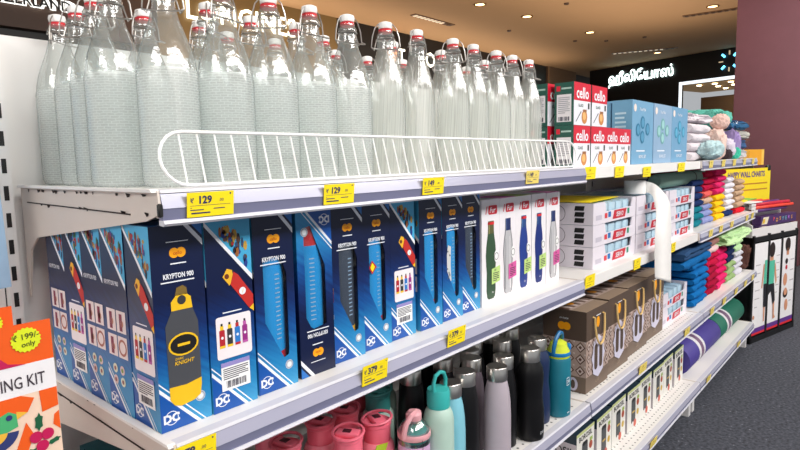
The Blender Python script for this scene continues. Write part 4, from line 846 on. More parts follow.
# ---------------------------------------------------------------- brown gift bags
def gift_bag(x, y, label, w=0.168, lean=0.0):
    d, h = 0.135, 0.243; e = empty('gift_bag', (x, y, Z3), (0, 0, lean)); b = MB(); BR = cm(112, 94, 80, rough=0.5); BRD = cm(84, 68, 58, rough=0.5); BRL = cm(150, 130, 112, rough=0.5); PTN = cm(176, 154, 144, rough=0.5); PTD = cm(92, 62, 48, rough=0.5); LV = cm(205, 202, 222, rough=0.45)
    b.box(-w / 2, w / 2, -d / 2, d / 2, 0, h, BR)
    c0 = Cv(b, (-w / 2, -d / 2, 0), (w, 0, 0), (0, 0, h), 0.0005); c1 = Cv(b, (-w / 2, d / 2, 0), (0, -d, 0), (0, 0, h), 0.0005); ct = Cv(b, (-w / 2, -d / 2, h), (w, 0, 0), (0, d, 0), 0.0005)
    for c in (c0, c1):
        c.rect(0, 0.64, 1, 1, BRD, 1); c.rect(0, 0.20, 1, 0.64, PTN, 1)
        n = 4 if c.w < 0.14 else 5; k = c.w / c.h
        for i in range(n):
            for j in range(3):
                a, q = (i + 0.5) / n, 0.20 + (j + 0.5) * 0.1467; ra, rq = 0.46 / n, 0.068
                c.poly([(a - ra, q), (a, q - rq), (a + ra, q), (a, q + rq)], PTD, 2); c.poly([(a - ra * 0.72, q), (a, q - rq * 0.72), (a + ra * 0.72, q), (a, q + rq * 0.72)], cm(206, 190, 184), 3); c.poly([(a - ra * 0.36, q), (a, q - rq * 0.36), (a + ra * 0.36, q), (a, q + rq * 0.36)], PTD, 4); c.poly([(a + ra - ra * 0.3, q + rq), (a + ra, q + rq - rq * 0.3), (a + ra * 1.08, q + rq), (a + ra, q + rq * 1.08)], cm(214, 200, 196), 2)
    c1.disc(0.44, 0.80, 0.09, ORANGE, 2); c1.disc(0.56, 0.80, 0.09, ORANGE, 3); c1.text('ornate', 0.5, 0.90, 0.030, WP, 2, shear=0.3)
    c0.disc(0.5, 0.82, 0.07, ORANGE, 2, ry=0.10); c0.rect(0.42, 0.90, 0.62, 0.91, WP, 2)
    c0.poly([(0.28, 0.20), (0.40, 0.16), (0.5, 0.13), (0.60, 0.16), (0.72, 0.20), (0.74, 0.33), (0.80, 0.40), (0.74, 0.47), (0.70, 0.60), (0.58, 0.63), (0.5, 0.67), (0.42, 0.63), (0.30, 0.60), (0.26, 0.47), (0.20, 0.40), (0.26, 0.33)], LV, 6)
    c0.rrect(0.32, 0.24, 0.46, 0.56, 0.06, BRD, 7); c0.rrect(0.54, 0.24, 0.68, 0.56, 0.06, BRD, 7)
    c1.disc(0.72, 0.10, 0.11, LV, 5, ry=0.15); c1.disc(0.72, 0.10, 0.05, BRD, 6, ry=0.10); c0.text('Gift', 0.5, 0.09, 0.05, BRL, 2, shear=0.3)
    ct.rect(0.0, 0.0, 1, 0.34, BRL, 1); ct.rect(0.0, 0.34, 1, 1, PTN, 1)
    for i in range(9): ct.poly([(i / 9, 0.40), (i / 9 + 0.08, 0.40), (i / 9 + 0.05, 0.95), (i / 9 - 0.0, 0.95)], (PTD, cm(206, 190, 186))[i % 2], 2)
    ct.disc(0.4, 0.62, 0.09, ORANGE, 3)
    b.build('bag_body', e)
    GLD = mat('gold_cord', srgb(222, 186, 120), 0.5)
    pts = []
    for i in range(13):
        t = math.pi * i / 12; pts.append((0.036 * math.cos(t), -d / 2 - 0.006 - 0.005 * math.sin(t), h * 0.90 - 0.085 * math.sin(t) ** 0.8 if 0 < i < 12 else h * 0.90))
    MB().tube([(0.036, -d / 2 + 0.002, h * 0.905)] + pts + [(-0.036, -d / 2 + 0.002, h * 0.905)], 0.0032, GLD, 6).build('cord_handle', e)
    return tag(e, label, 'bag', 'brown gift bags')
gift_bag(0.133, 0.070, 'brown patterned gift bag with gold cord beside the teal sipper', 0.165)
gift_bag(0.325, 0.078, 'second brown gift bag from the teal sipper', 0.178)
gift_bag(0.532, 0.088, 'third brown gift bag from the teal sipper', 0.205)
gift_bag(0.745, 0.096, 'brown gift bag next to the tray boxes', 0.20)

# ---------------------------------------------------------------- jar cartons on the lowest shelf
Z4 = 0.1505
def jar_carton():
    w, d, h = 0.130, 0.14, 0.155; b = MB(); NV = cm(34, 52, 66, rough=0.4); CR = cm(230, 228, 222, rough=0.45)
    b.box(-w / 2, w / 2, -d / 2, d / 2, 0, h, NV)
    c = Cv(b, (-w / 2, -d / 2, 0), (w, 0, 0), (0, 0, h), 0.0005); c.rect(0, 0, 1, 1, CR, 1); c.rect(0, 0.94, 1, 1, cm(196, 206, 140), 2)
    c.text('BOROSIL', 0.5, 0.86, 0.11, BLACK, 2, bold=0.05, wmax=0.9)
    c.rrect(0.30, 0.16, 0.62, 0.74, 0.04, cm(70, 74, 78), 2); c.rect(0.36, 0.40, 0.56, 0.44, cm(200, 170, 80), 3); c.rect(0.34, 0.68, 0.58, 0.76, BLACK, 3)
    c.disc(0.80, 0.58, 0.10, cm(170, 70, 40), 2); c.disc(0.80, 0.34, 0.09, cm(206, 170, 50), 2); c.disc(0.58, 0.12, 0.11, cm(200, 90, 70), 3); c.rect(0.74, 0.66, 0.90, 0.74, cm(150, 180, 80), 2); c.disc(0.42, 0.14, 0.06, cm(235, 235, 235), 3)
    l = Cv(b, (-w / 2, d / 2, 0), (0, -d, 0), (0, 0, h), 0.0005); l.rect(0, 0, 1, 0.80, cm(206, 196, 202), 1); l.text('BOROSIL', 0.5, 0.62, 0.17, BLACK, 2, bold=0.03, wmax=0.9); l.lines(0.15, 0.15, 0.85, 0.45, 5, cm(120, 110, 118), 2)
    t = Cv(b, (-w / 2, -d / 2, h), (w, 0, 0), (0, d, 0), 0.0005); t.rect(0.15, 0.35, 0.85, 0.42, cm(120, 140, 150), 1)
    return b.build('jar_carton')
J = jar_carton()
for i in range(8):
    x = 0.163 + i * 0.1405; o = J if i == 0 else clone(J, (0, 0, 0)); o.location = (x, 0.118 - 0.004 * (i % 2), Z4); o.rotation_euler = (0, 0, R.uniform(-0.02, 0.02))
    tag(o, 'cream and navy jar carton on the lowest shelf, ' + ('first, below the drinking bottles' if i == 0 else 'last, next to the blue mat' if i == 7 else '%s from the bottle end' % NTH[i]), 'box', 'jar cartons')

# ---------------------------------------------------------------- rolled mats
def rolled_mat(x0, x1, y, col, label, band):
    r = 0.068; L = x1 - x0; e = empty('rolled_mat', (x0, y, Z4 + r + 0.001)); M = Matrix.Rotation(math.pi / 2, 4, 'Y'); m = mat('mat_%d_%d_%d' % col, srgb(*col), 0.6, 0, 0.06, 90)
    b = MB(); b.lathe([(0.018, 0), (0.066, 0), (r, 0.003), (r, L - 0.003), (0.066, L), (0.018, L)], m, 36, M)
    sp = []
    for i in range(60): a = i * 0.42; q = 0.016 + 0.0019 * i * 0.42 * 1.0; sp.append((L + 0.0015, q * math.cos(a), q * math.sin(a)) if q < 0.064 else None)
    sp = [p for p in sp if p]; b.tube(sp, 0.0012, cm(max(0, col[0] - 30), max(0, col[1] - 30), max(0, col[2] - 30)), 4)
    b.build('foam_roll', e)
    c = MB(); a0, a1 = band; c.lathe([(r, a0), (r + 0.0012, a0 + 0.001), (r + 0.0012, a1 - 0.001), (r, a1)], cm(222, 220, 224), 36, M)
    c.lathe([(r, a0 + 0.03), (r + 0.0018, a0 + 0.031), (r + 0.0018, a1 - 0.031), (r, a1 - 0.03)], cm(120, 90, 120), 36, M)
    c.build('label_band', e); return tag(e, label, 'mat', 'rolled mats')
rolled_mat(1.23, 1.80, 0.085, (72, 60, 142), 'violet blue rolled mat with white label band', (0.16, 0.26))
rolled_mat(1.81, 2.38, 0.085, (30, 108, 88), 'green rolled mat with white label band', (0.14, 0.25))
rolled_mat(1.24, 1.80, 0.23, (84, 70, 160), 'blue rolled mat lying behind the front blue one', (0.16, 0.26))

# ---------------------------------------------------------------- towels
TWM = {}
def towel_mat(c):
    if c not in TWM: TWM[c] = mat('terry_%d_%d_%d' % c, srgb(*c), 0.95, 0, 0.16, 260, bump=0.8, spec=0.1)
    return TWM[c]
def towel_geo(mb, w, d, h, m, seed, nx=14, layers=1):
    r = random.Random(seed); prof = []
    hh = h / layers
    for L in range(layers):                             # folded edge to the front: one bulge per layer
        for i in range(7):
            a = -math.pi / 2 + math.pi * i / 6; prof.append((-d / 2 + hh / 2 - hh * 0.55 * math.cos(a) + (0.0 if L else 0.003), hh * (L + 0.5) + hh * 0.5 * math.sin(a)))
    prof += [(d / 2, h), (d / 2, 0)]; n = len(prof); vs = []; ox, oz = r.uniform(0, 50), r.uniform(0, 50)
    for k in range(nx + 1):
        t = k / nx; x = (t - 0.5) * w; e = 1 - 0.25 * max(0, abs(t - 0.5) * 2 - 0.8) / 0.2
        for y, z in prof:
            q = noise.noise((x * 28 + ox, y * 20, z * 40 + oz)); q2 = noise.noise((x * 9 + oz, y * 6, ox))
            vs.append((x + 0.004 * q2, y + 0.006 * q + 0.008 * q2, min(h * 0.995, max(0.0, h / 2 + (z - h / 2) * e + 0.004 * q * (z > 0.2 * h) - 0.0))))
    fs = [(k * n + i, k * n + (i + 1) % n, (k + 1) * n + (i + 1) % n, (k + 1) * n + i) for k in range(nx) for i in range(n)]
    fs += [tuple(range(n))[::-1], tuple(nx * n + i for i in range(n))]
    mb.add(vs, fs, m, True)
def stack(x, y, z, w, d, cols, hs, where, names, cat='towel'):
    for i, c in enumerate(cols):
        b = MB(); h = hs if not isinstance(hs, (list, tuple)) else hs[i]; towel_geo(b, w * R.uniform(0.95, 1.0), d, h, towel_mat(c), R.randint(0, 9999))
        o = b.build('folded_towel', loc=(x + R.uniform(-0.004, 0.004), y + R.uniform(0, 0.008), z))
        tag(o, '%s towel, %s in the stack %s' % (names[i], ORD[i] if i < len(cols) - 1 else 'topmost', where), cat, 'folded towels'); z += h + 0.0003
NB, TL_, PW, BG, CO, CR, PKK, YL, WT, TN, RD_ = (30, 50, 96), (24, 116, 132), (138, 148, 196), (206, 172, 146), (226, 96, 92), (186, 20, 62), (222, 44, 108), (246, 196, 30), (226, 222, 228), (196, 164, 134), (220, 30, 48)
stack(1.435, 0.19, ZC, 0.19, 0.27, [TL_] * 3 + [NB] * 4, 0.0315, 'beside tray boxes', ['teal'] * 3 + ['navy'] * 4)
stack(1.635, 0.19, ZC, 0.18, 0.27, [PW] * 3 + [BG, CO] + [CR] * 3, 0.0315, 'over the periwinkle towels', ['periwinkle'] * 3 + ['beige', 'coral'] + ['crimson'] * 3)
stack(1.835, 0.18, ZC, 0.195, 0.27, [YL] * 4 + [PKK] * 4, 0.0325, 'with yellow below and pink above', ['yellow'] * 4 + ['pink'] * 4)
stack(2.055, 0.18, ZC, 0.20, 0.27, [NB] + [WT] * 6, 0.030, 'of white towels', ['navy'] + ['white'] * 6)
stack(2.275, 0.17, ZC, 0.20, 0.27, [RD_] + [TN] * 5, 0.032, 'of tan towels', ['red'] + ['tan'] * 5)
BL, HP, LG, BRN = (18, 104, 172), (214, 30, 96), (150, 178, 120), (150, 106, 98)
stack(1.375, 0.16, Z3, 0.235, 0.29, [BL] * 6, 0.0325, 'of bright blue towels', ['bright blue'] * 6)
stack(1.60, 0.16, Z3, 0.19, 0.29, [(160, 16, 54)] * 4 + [CR] * 2 + [(226, 190, 190)], 0.034, 'of crimson towels beside the blue ones', ['dark crimson'] * 4 + ['crimson'] * 2 + ['pale pink'])
stack(1.80, 0.16, Z3, 0.19, 0.29, [PKK] * 2 + [HP] * 4, 0.034, 'of hot pink towels', ['hot pink'] * 6)
stack(2.00, 0.16, Z3, 0.19, 0.29, [LG] * 3 + [(28, 40, 78)] * 3, 0.034, 'with green below and navy above', ['sage green'] * 3 + ['dark navy'] * 3)
stack(2.20, 0.16, Z3, 0.19, 0.29, [(208, 206, 216)] * 4 + [(190, 224, 170)] * 2, 0.034, 'of pale grey towels', ['pale grey'] * 4 + ['pale green'] * 2)
for i, (c, n_) in enumerate((((22, 98, 160), 'bright blue'), ((44, 74, 112), 'slate blue'))):
    b = MB(); towel_geo(b, 0.44, 0.28, 0.041, towel_mat(c), 77 + i, 14, 1 + i); tag(b.build('folded_bath_mat', loc=(1.265, 0.145, Z3 + 6 * 0.0328 + 0.001 + i * 0.0415)), n_ + ' folded bath mat ' + ['lying on the blue towels', 'topmost with a small white label on the blue pile'][i], 'mat', 'folded bath mats')
b = MB(); towel_geo(b, 0.22, 0.26, 0.034, towel_mat(BRN), 88); tag(b.build('folded_towel', loc=(1.62, 0.15, Z3 + 7 * 0.0343)), 'dusky brown folded towel on the crimson stack', 'towel', 'folded towels')

def heap(name, x, y, z, w, d, h, m, seed, label, cat, group=None, rz=0.0, sq=0.62, amp=0.16):
    b = bmesh.new(); bmesh.ops.create_icosphere(b, subdivisions=5, radius=1.0); ox = seed * 3.7
    for v in b.verts:
        p = v.co.copy(); s = lambda t: math.copysign(abs(t) ** sq, t)
        q = noise.noise((p.x * 1.6 + ox, p.y * 1.6, p.z * 1.6)); q2 = noise.noise((p.x * 5 + ox, p.y * 5, p.z * 5))
        q3 = noise.noise((p.x * 11 + ox, p.y * 11, p.z * 11 + ox)); k = 1 + amp * 1.3 * q + 0.10 * q2 + 0.05 * q3
        v.co = Vector((s(p.x) * w / 2 * k, s(p.y) * d / 2 * k, max(0, h * 0.5 + s(p.z) * h * 0.5 * (1 + amp * q) + h * 0.10 * q2 * (p.z > 0))))
    mb = MB(); b.verts.index_update(); mb.add([tuple(v.co) for v in b.verts], [tuple(v.index for v in f.verts) for f in b.faces], m, True); b.free()
    return tag(mb.build(name, loc=(x, y, z), rot=(0, 0, rz)), label, cat, group)
PG, WTW, MNT, LBC = towel_mat((190, 222, 168)), towel_mat((216, 208, 214)), towel_mat((96, 176, 160)), towel_mat((176, 202, 206))
heap('draped_towel', 2.07, 0.12, Z3 + 0.209, 0.64, 0.28, 0.07, PG, 5, 'pale green towel spread loosely over the third shelf stacks', 'towel', None, 0.03)
heap('folded_towel', 1.50, 0.20, Z3 + 0.2385 + 0.03, 0.2, 0.2, 0.05, towel_mat((198, 150, 156)), 8, 'dusty pink towel peeking out behind the slate bath mat', 'towel')
heap('toy_bundle', 2.345, 0.10, Z3, 0.085, 0.2, 0.16, towel_mat((92, 62, 56)), 12, 'dark brown plush bundle at the far end of the third shelf', 'plush')
# rolled sage mat under the top shelf
e = empty('rolled_bath_mat', (0.93, 0.10, ZC + 3 * 0.0668 + 0.0325)); M = Matrix.Rotation(math.pi / 2, 4, 'Y'); SG = towel_mat((132, 158, 144))
b = MB(); b.lathe([(0.0, 0), (0.024, 0), (0.029, 0.01), (0.0305, 0.1), (0.0305, 0.66), (0.029, 0.72), (0.022, 0.765), (0.0, 0.775)], SG, 30, M); b.build('roll', e)
MB().lathe([(0.0308, 0.50), (0.0314, 0.502), (0.0314, 0.515), (0.0308, 0.517)], cm(30, 40, 36), 30, M).build('strap', e)
tag(e, 'sage green rolled mat lying on tray boxes under the top shelf', 'mat')
# top shelf soft goods
for i in range(4):
    b = MB(); towel_geo(b, 0.30, 0.28, 0.041, WTW, 300 + i); tag(b.build('folded_towel', loc=(1.38, 0.18, Z1 + i * 0.0413)), 'white towel beside the last blue box, %s in its stack' % (ORD[i] if i < 3 else 'topmost'), 'towel', 'folded towels')
for i in range(3):
    b = MB(); towel_geo(b, 0.24, 0.26, 0.045, WTW if i < 2 else towel_mat((222, 214, 216)), 330 + i); tag(b.build('folded_towel', loc=(1.68, 0.245, Z1 + i * 0.0453)), 'white towel behind the pale plush, %s in its stack' % (ORD[i]), 'towel', 'folded towels')
heap('crumpled_towel', 1.43, 0.17, Z1 + 0.166, 0.36, 0.26, 0.05, WTW, 21, 'crumpled white towel lying on top of the white stack', 'towel')
heap('plush_toy', 1.70, 0.055, Z1, 0.13, 0.09, 0.15, towel_mat((222, 196, 186)), 31, 'pale pink plush hanging in front of the white towels', 'plush', None, 0, 0.8)
heap('pompom', 1.735, 0.045, Z1 + 0.145, 0.085, 0.085, 0.08, towel_mat((224, 190, 180)), 32, 'round pale pink pompom above the plush', 'pompom', None, 0, 1.0, 0.05)
heap('cloth', 1.46, 0.02, Z1 + 0.003, 0.26, 0.10, 0.085, LBC, 41, 'pale aqua cloth slumped over the shelf edge by the white towels', 'cloth', None, 0.1, 0.8)
heap('cloth', 1.96, 0.17, Z1 + 0.160, 0.25, 0.24, 0.105, MNT, 51, 'mint green towel piled on top near the cushions', 'towel', None, 0.1, 0.7)
heap('cloth', 1.885, 0.07, Z1, 0.16, 0.12, 0.11, towel_mat((214, 206, 220)), 57, 'pale lilac cloth below the mint towel', 'cloth', None, 0, 0.7)
heap('cloth', 2.02, 0.06, Z1, 0.07, 0.10, 0.15, towel_mat((160, 140, 190)), 61, 'purple cloth beside the packed cushions', 'cloth', None, 0, 0.7)
heap('cloth', 1.975, 0.03, Z1, 0.07, 0.07, 0.06, towel_mat((70, 190, 160)), 63, 'small green cloth at the shelf edge', 'cloth', None, 0, 0.7)
heap('cloth', 1.80, 0.03, Z1, 0.07, 0.06, 0.05, towel_mat((70, 60, 64)), 65, 'small dark cloth at the shelf edge', 'cloth', None, 0, 0.7)
for i, c in enumerate(((196, 194, 196), (56, 96, 140), (202, 198, 188), (44, 104, 148))):
    h = 0.052; e = heap('packed_cushion', 2.25, 0.17, Z1 + i * 0.053, 0.30, 0.27, h, towel_mat(c) if i != 9 else None, 70 + i, '%s cushion in clear plastic, %s in the far end pile' % (['pale grey', 'dark blue', 'cream', 'blue'][i], ORD[i] if i < 3 else 'topmost'), 'cushion', 'cushions in plastic', 0, 0.45, 0.10)
    w = bmesh.new(); q = MB(); q.rbox(-0.157, 0.157, -0.142, 0.142, 0.001, h - 0.001, 0.012, FILM, 2); q.build('plastic_cover', e)

# ---------------------------------------------------------------- wall chart rack
A = Vector((2.45, -0.002, 0)); uu = Vector((0.9696, -0.2449, 0)); rzr = math.atan2(uu.y, uu.x)
rk = empty('chart_rack', A, (0, 0, rzr)); BF = cm(18, 18, 20, rough=0.4)
b = MB()
for u in (-0.005, 0.195, 0.375, 0.585): b.box(u - 0.010, u + 0.010, -0.010, 0.012, 0, 0.66, BF)
b.box(-0.015, 0.6, -0.010, 0.012, 0.62, 0.65, BF); b.box(-0.015, 0.6, -0.010, 0.40, 0.0, 0.035, BF); b.box(-0.015, 0.6, 0.38, 0.40, 0, 0.66, BF); b.box(-0.015, 0.005, 0.0, 0.40, 0.0, 0.64, BF); b.box(0.58, 0.6, 0.0, 0.40, 0.0, 0.64, BF); b.box(-0.015, 0.6, 0.0, 0.40, 0.63, 0.65, BF)
b.build('frame', rk)
t = MB(); t.box(-0.015, 0.60, 0.0, 0.012, 0.65, 0.70, OFFW); t.prism([(0.0, 0.65), (0.0, 0.72), (0.26, 0.86), (0.38, 0.86), (0.38, 0.65)], lambda y, z: (-0.02, y, z), lambda y, z: (-0.012, y, z), OFFW)
for k in range(4): t.add([(-0.0205, 0.02 + 0.05 * k, 0.67 + 0.03 * k), (-0.0205, 0.2 + 0.03 * k, 0.67 + 0.03 * k), (-0.0205, 0.2 + 0.03 * k, 0.675 + 0.03 * k), (-0.0205, 0.02 + 0.05 * k, 0.675 + 0.03 * k)], [(0, 1, 2, 3)], cm(220, 90, 100))
t.build('side_tray', rk)
tag(rk, 'black floor rack of wall charts past the end of the shelving', 'rack')
SK, HR, TG, BKP = cm(214, 150, 116), cm(40, 26, 24), cm(84, 190, 160), cm(28, 28, 36)
def chart(u0, u1, label, draw):
    b = MB(); w = u1 - u0; h = 0.565; b.box(0, w, 0, 0.002, 0, h, cm(240, 238, 240)); c = Cv(b, (0, 0, 0), (w, 0, 0), (0, 0, h), 0.0008)
    c.rect(0, 0.0, 1, 0.025, cm(220, 40, 50), 1); c.rect(0, 0.025, 1, 0.075, cm(96, 50, 140), 1); draw(c)
    p = A + uu * u0 + Vector((uu.y, -uu.x, 0)) * 0.006 - Vector((uu.y, -uu.x, 0)) * 0.0
    o = b.build('wall_chart', loc=(p.x, p.y, 0.045), rot=(0, 0, rzr)); return tag(o, label, 'poster', 'body wall charts')
def d1(c):
    c.poly([(0.80, 0.80), (0.97, 0.80), (0.97, 0.52), (0.76, 0.52)], TG, 2); c.poly([(0.76, 0.54), (0.97, 0.54), (0.97, 0.28), (0.80, 0.28)], BKP, 3); c.poly([(0.72, 0.76), (0.80, 0.76), (0.68, 0.50), (0.60, 0.50)], SK, 2); c.poly([(0.82, 0.30), (0.94, 0.30), (0.92, 0.12), (0.84, 0.12)], SK, 2); c.disc(0.12, 0.2, 0.07, SK, 2); c.lines(0.15, 0.3, 0.5, 0.85, 6, cm(190, 186, 190), 1, 0.12)
def d2(c):
    c.disc(0.22, 0.90, 0.24, HR, 3, ry=0.30); c.poly([(0.08, 0.76), (0.36, 0.76), (0.36, 0.84), (0.08, 0.84)], SK, 2); c.poly([(0.0, 0.78), (0.48, 0.78), (0.46, 0.50), (0.0, 0.50)], TG, 3); c.poly([(0.0, 0.52), (0.48, 0.52), (0.62, 0.32), (0.44, 0.28), (0.24, 0.44), (0, 0.40)], BKP, 4)
    c.poly([(0.48, 0.76), (0.58, 0.72), (0.72, 0.54), (0.64, 0.50), (0.52, 0.62)], SK, 2); c.poly([(0.46, 0.30), (0.60, 0.32), (0.60, 0.16), (0.72, 0.12), (0.50, 0.11)], SK, 3); c.lines(0.62, 0.4, 0.92, 0.9, 6, cm(190, 186, 190), 1, 0.12)
def d3(c):
    c.disc(0.40, 0.92, 0.20, HR, 2, ry=0.24); c.rect(0.32, 0.80, 0.50, 0.88, SK, 2); c.disc(0.35, 0.73, 0.10, HR, 2); c.disc(0.35, 0.66, 0.08, cm(200, 40, 60), 2); c.disc(0.30, 0.52, 0.15, SK, 2, ry=0.22); c.disc(0.35, 0.36, 0.18, HR, 2, ry=0.16); c.disc(0.35, 0.38, 0.13, SK, 3); c.disc(0.45, 0.22, 0.13, SK, 2, ry=0.2); c.lines(0.65, 0.25, 0.95, 0.85, 5, cm(190, 186, 190), 1, 0.12)
chart(0.006, 0.184, 'white wall chart showing the first half of a body figure', d1); chart(0.206, 0.364, 'white wall chart with a figure in green top and black shorts', d2); chart(0.386, 0.574, 'white wall chart with head and joint pictures', d3)
def rack_at(u, d, z): p = A + uu * u + Vector((-uu.y, uu.x, 0)) * d; return (p.x, p.y, z)
PUR = cm(70, 40, 96, rough=0.4)
def purple_box(u, d, z, rz, label, sd):
    b = MB(); b.box(0, 0.46, 0, 0.05, 0, 0.055, PUR); c = Cv(b, (0, 0, 0), (0.46, 0, 0), (0, 0, 0.055), 0.0008); rr = random.Random(sd)
    c.poly([(0.02, 0.1), (0.17, 0.1), (0.22, 0.9), (0.07, 0.9)], cm(226, 216, 190), 1); c.poly([(0.04, 0.2), (0.10, 0.2), (0.12, 0.7), (0.06, 0.7)], cm(210, 170, 50), 2)
    for i, ch in enumerate('POSTERS'): c.text(ch, 0.36 + 0.085 * i, 0.5 + rr.uniform(-0.08, 0.08), 0.42, cm(*rr.choice([(230, 80, 90), (120, 200, 210), (240, 180, 60), (190, 120, 220)])), 1, bold=0.04)
    return tag(b.build('poster_tube_box', loc=rack_at(u, d, z), rot=(0, 0, rzr + rz)), label, 'box', 'long purple boxes')
purple_box(0.10, 0.014, 0.6525, 0.02, 'long purple box with bright letters, lower of two on the chart rack', 1)
purple_box(0.12, 0.016, 0.709, -0.03, 'long purple box with bright letters, upper of two on the chart rack', 2)
for i in range(14):
    rr = random.Random(50 + i); u = rr.uniform(0.02, 0.06); row = i // 5
    c = (cm(214, 40, 44), cm(226, 66, 50), cm(196, 30, 60), cm(90, 44, 110))[i % 4 if i % 7 else 3]
    b = MB(); b.rbox(0, 0.44 + rr.uniform(-0.05, 0.05), -0.010, 0.010, 0, 0.018, 0.005, c, 1); b.box(-0.05, 0.001, -0.008, 0.008, 0.001, 0.017, OFFW)
    o = b.build('rolled_chart', loc=rack_at(0.06 + u, 0.035 + 0.042 * (i % 5) + 0.004 * row, 0.7905 + row * 0.019), rot=(0, 0, rzr + rr.uniform(-0.05, 0.05)))
    tag(o, 'red rolled chart on the rack heap, %s layer, %s from the front' % (['lowest', 'middle', 'top'][row], NTH[i % 5]), 'packet', 'red rolled charts')
b = MB(); b.box(0.06, 0.56, 0.085, 0.28, 0.6505, 0.79, cm(226, 222, 224)); p = b.build('display_block', loc=A, rot=(0, 0, rzr)); tag(p, 'pale carton block under the red rolled charts', 'box')
for i, (c, u, d, z, l) in enumerate((((226, 224, 226), 0.0, 0.03, 0.8485, 'white flat packet on top of the red rolled charts'), ((120, 186, 70), 0.12, 0.10, 0.8565, 'green flat packet on top of the red rolled charts'), ((240, 130, 40), 0.02, 0.16, 0.8645, 'orange flat packet on top of the red rolled charts'), ((236, 214, 40), -0.03, 0.05, 0.8565, 'yellow flat packet at the corner of the chart heap'))):
    tag(MB().rbox(0, 0.17, 0, 0.10, 0, 0.0075, 0.003, cm(*c), 1).build('chart_packet', loc=rack_at(u, d, z), rot=(0, 0, rzr + 0.1 * i)), l, 'packet')
YB = cm(240, 214, 24, rough=0.5); b = MB(); b.box(0, 0.88, 0, 0.008, 0, 0.245, YB); c = Cv(b, (0, 0, 0), (0.88, 0, 0), (0, 0, 0.245), 0.0008)
c.text('HAPPY WALL CHARTS', 0.60, 0.84, 0.15, cm(80, 60, 130), 1, bold=0.08, wmax=0.74); c.rrect(0.14, 0.76, 0.20, 0.93, 0.02, cm(40, 110, 190), 1); c.rect(0.15, 0.55, 0.95, 0.59, cm(190, 130, 30), 1); c.rect(0.10, 0.38, 0.95, 0.42, cm(190, 130, 30), 1)
b.box(0.06, 0.09, 0.010, 0.025, -0.148, 0.05, BF); b.box(0.50, 0.53, 0.010, 0.025, -0.148, 0.05, BF); b.rbox(0.83, 0.88, -0.004, 0.02, 0.22, 0.265, 0.008, BLACK, 1)
tag(b.build('header_sign', loc=rack_at(0.02, 0.30, 0.80), rot=(0, 0, rzr)), 'yellow sign board with purple wall charts heading', 'sign')
b = MB(); b.box(0, 0.42, 0, 0.24, 0, 0.11, cm(226, 160, 30)); b.box(0.38, 0.42, -0.001, 0, 0, 0.11, cm(236, 190, 80)); b2 = MB()
e = tag(b.build('storage_box', loc=rack_at(0.47, 0.345, 1.065), rot=(0, 0, rzr)), 'mustard yellow box standing behind the yellow sign', 'box')
b = MB(); b.box(0, 0.84, 0, 0.5, 0, 1.064, cm(120, 108, 44)); tag(b.build('display_plinth', loc=rack_at(0.06, 0.415, 0), rot=(0, 0, rzr)), 'olive display plinth behind the chart rack', 'plinth')
b = MB().lathe([(0.05, 0), (0.055, 0.02), (0.05, 0.10), (0.03, 0.12), (0, 0.125)], cm(230, 200, 40), 18); tag(b.build('floor_bucket', loc=(3.42, -0.26, 0)), 'yellow and white object on the floor past the chart rack', 'bucket')

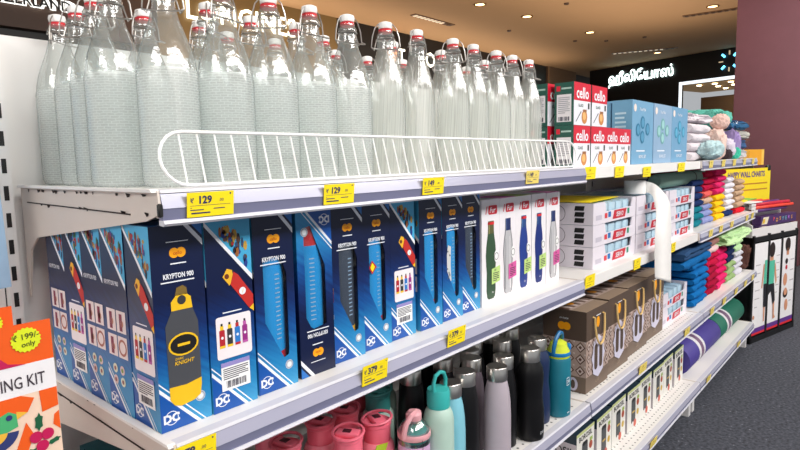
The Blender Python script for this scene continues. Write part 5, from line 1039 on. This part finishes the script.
# ---------------------------------------------------------------- craft packets near the camera
OG = cm(232, 92, 28, rough=0.35); CRM = cm(236, 206, 184, rough=0.4); GRN_ = cm(30, 92, 60, rough=0.4); MG = cm(190, 24, 84, rough=0.4); MUS = cm(232, 178, 60); NV2 = cm(44, 54, 110)
def packet(x, y, label, full):
    w, h = 0.120, 0.292; b = MB(); n = 10; vs = []; fs = []
    for j in range(n + 1):
        for i in range(n + 1):
            u, v = i / n, j / n; t = 0.009 * (math.sin(math.pi * u) * math.sin(math.pi * v)) ** 0.5; vs.append(((u - 0.5) * w, t + 0.001, v * h))
    m = n + 1; f1 = [(j * m + i, (j + 1) * m + i, (j + 1) * m + i + 1, j * m + i + 1) for j in range(n) for i in range(n)]
    b.add(vs, f1, OG, True); b.add([(p[0], 0.0, p[2]) for p in vs], [tuple(q[::-1]) for q in f1], OG, True)
    c = Cv(b, (-w / 2, 0, 0), (w, 0, 0), (0, 0, h), 0.0005)
    c.rect(0, 0.75, 1, 0.857, cm(232, 230, 234, rough=0.4), 1); c.text('PAINTING KIT', 0.915, 0.797, 0.042, cm(60, 50, 60), 2, bold=0.02, wmax=0.60, al='r')
    c.rect(0, 0, 1, 0.75, CRM, 1); c0 = c; c = Cv(b, (-w / 2 - 0.0052, 0, -0.0085), (w, 0, 0), (0, 0, h), 0.0005)
    c.poly([(0.05, 0.779), (0.76, 0.779), (0.86, 0.76), (0.80, 0.715), (0.66, 0.72), (0.5, 0.69), (0, 0.68)], OG, 2); c.poly([(0.90, 0.779), (1.04, 0.779), (1.04, 0.71), (0.91, 0.70)], OG, 2); c.poly([(0.985, 0.645), (1.04, 0.62), (1.04, 0.69), (1.0, 0.68)], OG, 2)
    c.poly([(0.50, 0.665), (0.56, 0.72), (0.66, 0.735), (0.715, 0.72), (0.72, 0.675), (0.60, 0.66)], cm(70, 170, 110), 3); c.disc(0.66, 0.714, 0.024, NV2, 4); c.poly([(0.715, 0.728), (0.80, 0.716), (0.715, 0.700)], MUS, 3)
    c.disc(0.56, 0.672, 0.165, NV2, 3, t0=math.pi, t1=2 * math.pi); c.disc(0.54, 0.672, 0.10, MUS, 4, t0=math.pi, t1=2 * math.pi); c.poly([(0.6, 0.52), (0.76, 0.56), (0.83, 0.63), (0.78, 0.68), (0.72, 0.62), (0.66, 0.56)], OG, 2)
    for a, q in ((0.842, 0.617), (0.933, 0.618), (0.885, 0.580)): c.disc(a, q, 0.050, MG, 4)
    def leaf(a, q, ang, L):
        p = []
        for k in range(12):
            t = k / 6 * math.pi; rr_ = (1.0 if k % 2 == 0 else 0.72); x_, y_ = L * math.cos(t) * rr_, L * 0.42 * math.sin(t) * rr_
            p.append((a + (x_ * math.cos(ang) - y_ * math.sin(ang)), q + (x_ * math.sin(ang) + y_ * math.cos(ang)) * w / h))
        c.poly(p, GRN_, 3)
    leaf(0.875, 0.668, 1.5, 0.085); leaf(0.98, 0.585, 0.3, 0.06); leaf(0.77, 0.558, 0.6, 0.095)
    c = c0; c.poly([(0.50, 0.857), (0.57, 0.870), (0.60, 0.893), (0.65, 0.870), (0.78, 0.857)], MG, 2); c.disc(0.55, 0.945, 0.05, cm(160, 180, 70), 2)
    st_ = []
    for k in range(40): rr_ = 0.118 if k % 2 else 0.106; st_.append((0.80 + rr_ * math.cos(k * math.pi / 20), 0.942 + 0.92 * rr_ * w / h * math.sin(k * math.pi / 20)))
    c.poly(st_, cm(214, 226, 30), 2)
    c.text(RUP + ' 199/-', 0.80, 0.955, 0.020, cm(60, 70, 20), 3, bold=0.02, rot=0.06); c.text('only', 0.815, 0.928, 0.018, cm(60, 70, 20), 3, bold=0.02, rot=0.06)
    return tag(b.build('craft_packet', loc=(x, y, 0.7005), rot=(math.radians(-2), 0, 0)), label, 'packet', 'orange craft packets')
packet(-1.375, 0.0, 'front orange painting kit packet with bird and holly print', True)
packet(-1.382, 0.10, 'orange craft packet standing second in the row', False); packet(-1.389, 0.145, 'orange craft packet standing third in the row', False); packet(-1.394, 0.19, 'rearmost orange craft packet in the row', False)
b = MB(); LBP = mat('pale_blue_plastic', srgb(158, 192, 222), 0.3, bump=0.3); b.prism([(-0.16, 0), (0, 0.012), (-0.008, 0.35), (-0.16, 0.35)], lambda x, z: (x, 0, z), lambda x, z: (x, 0.03, z), LBP)
b.tube([(-0.08, 0.015, 0.345), (-0.08, 0.06, 0.365), (-0.08, 0.094, 0.365)], 0.003, WIRE)
tag(b.build('hanging_pouch', loc=(-1.246, 0.385, 0.955)), 'pale blue plastic pouch hanging beside the slotted upright', 'pouch')
# stock cartons in the dark under the carton shelf
b = MB(); b.box(-0.1, 0.1, -0.08, 0.08, 0, 0.2, cm(20, 74, 84)); b.box(-0.05, 0.06, -0.082, -0.08, 0.1, 0.15, cm(150, 140, 50)); tag(b.build('stock_box', loc=(-1.06, 0.33, Z3)), 'dark teal box in the shadow behind the pink bottles', 'box')
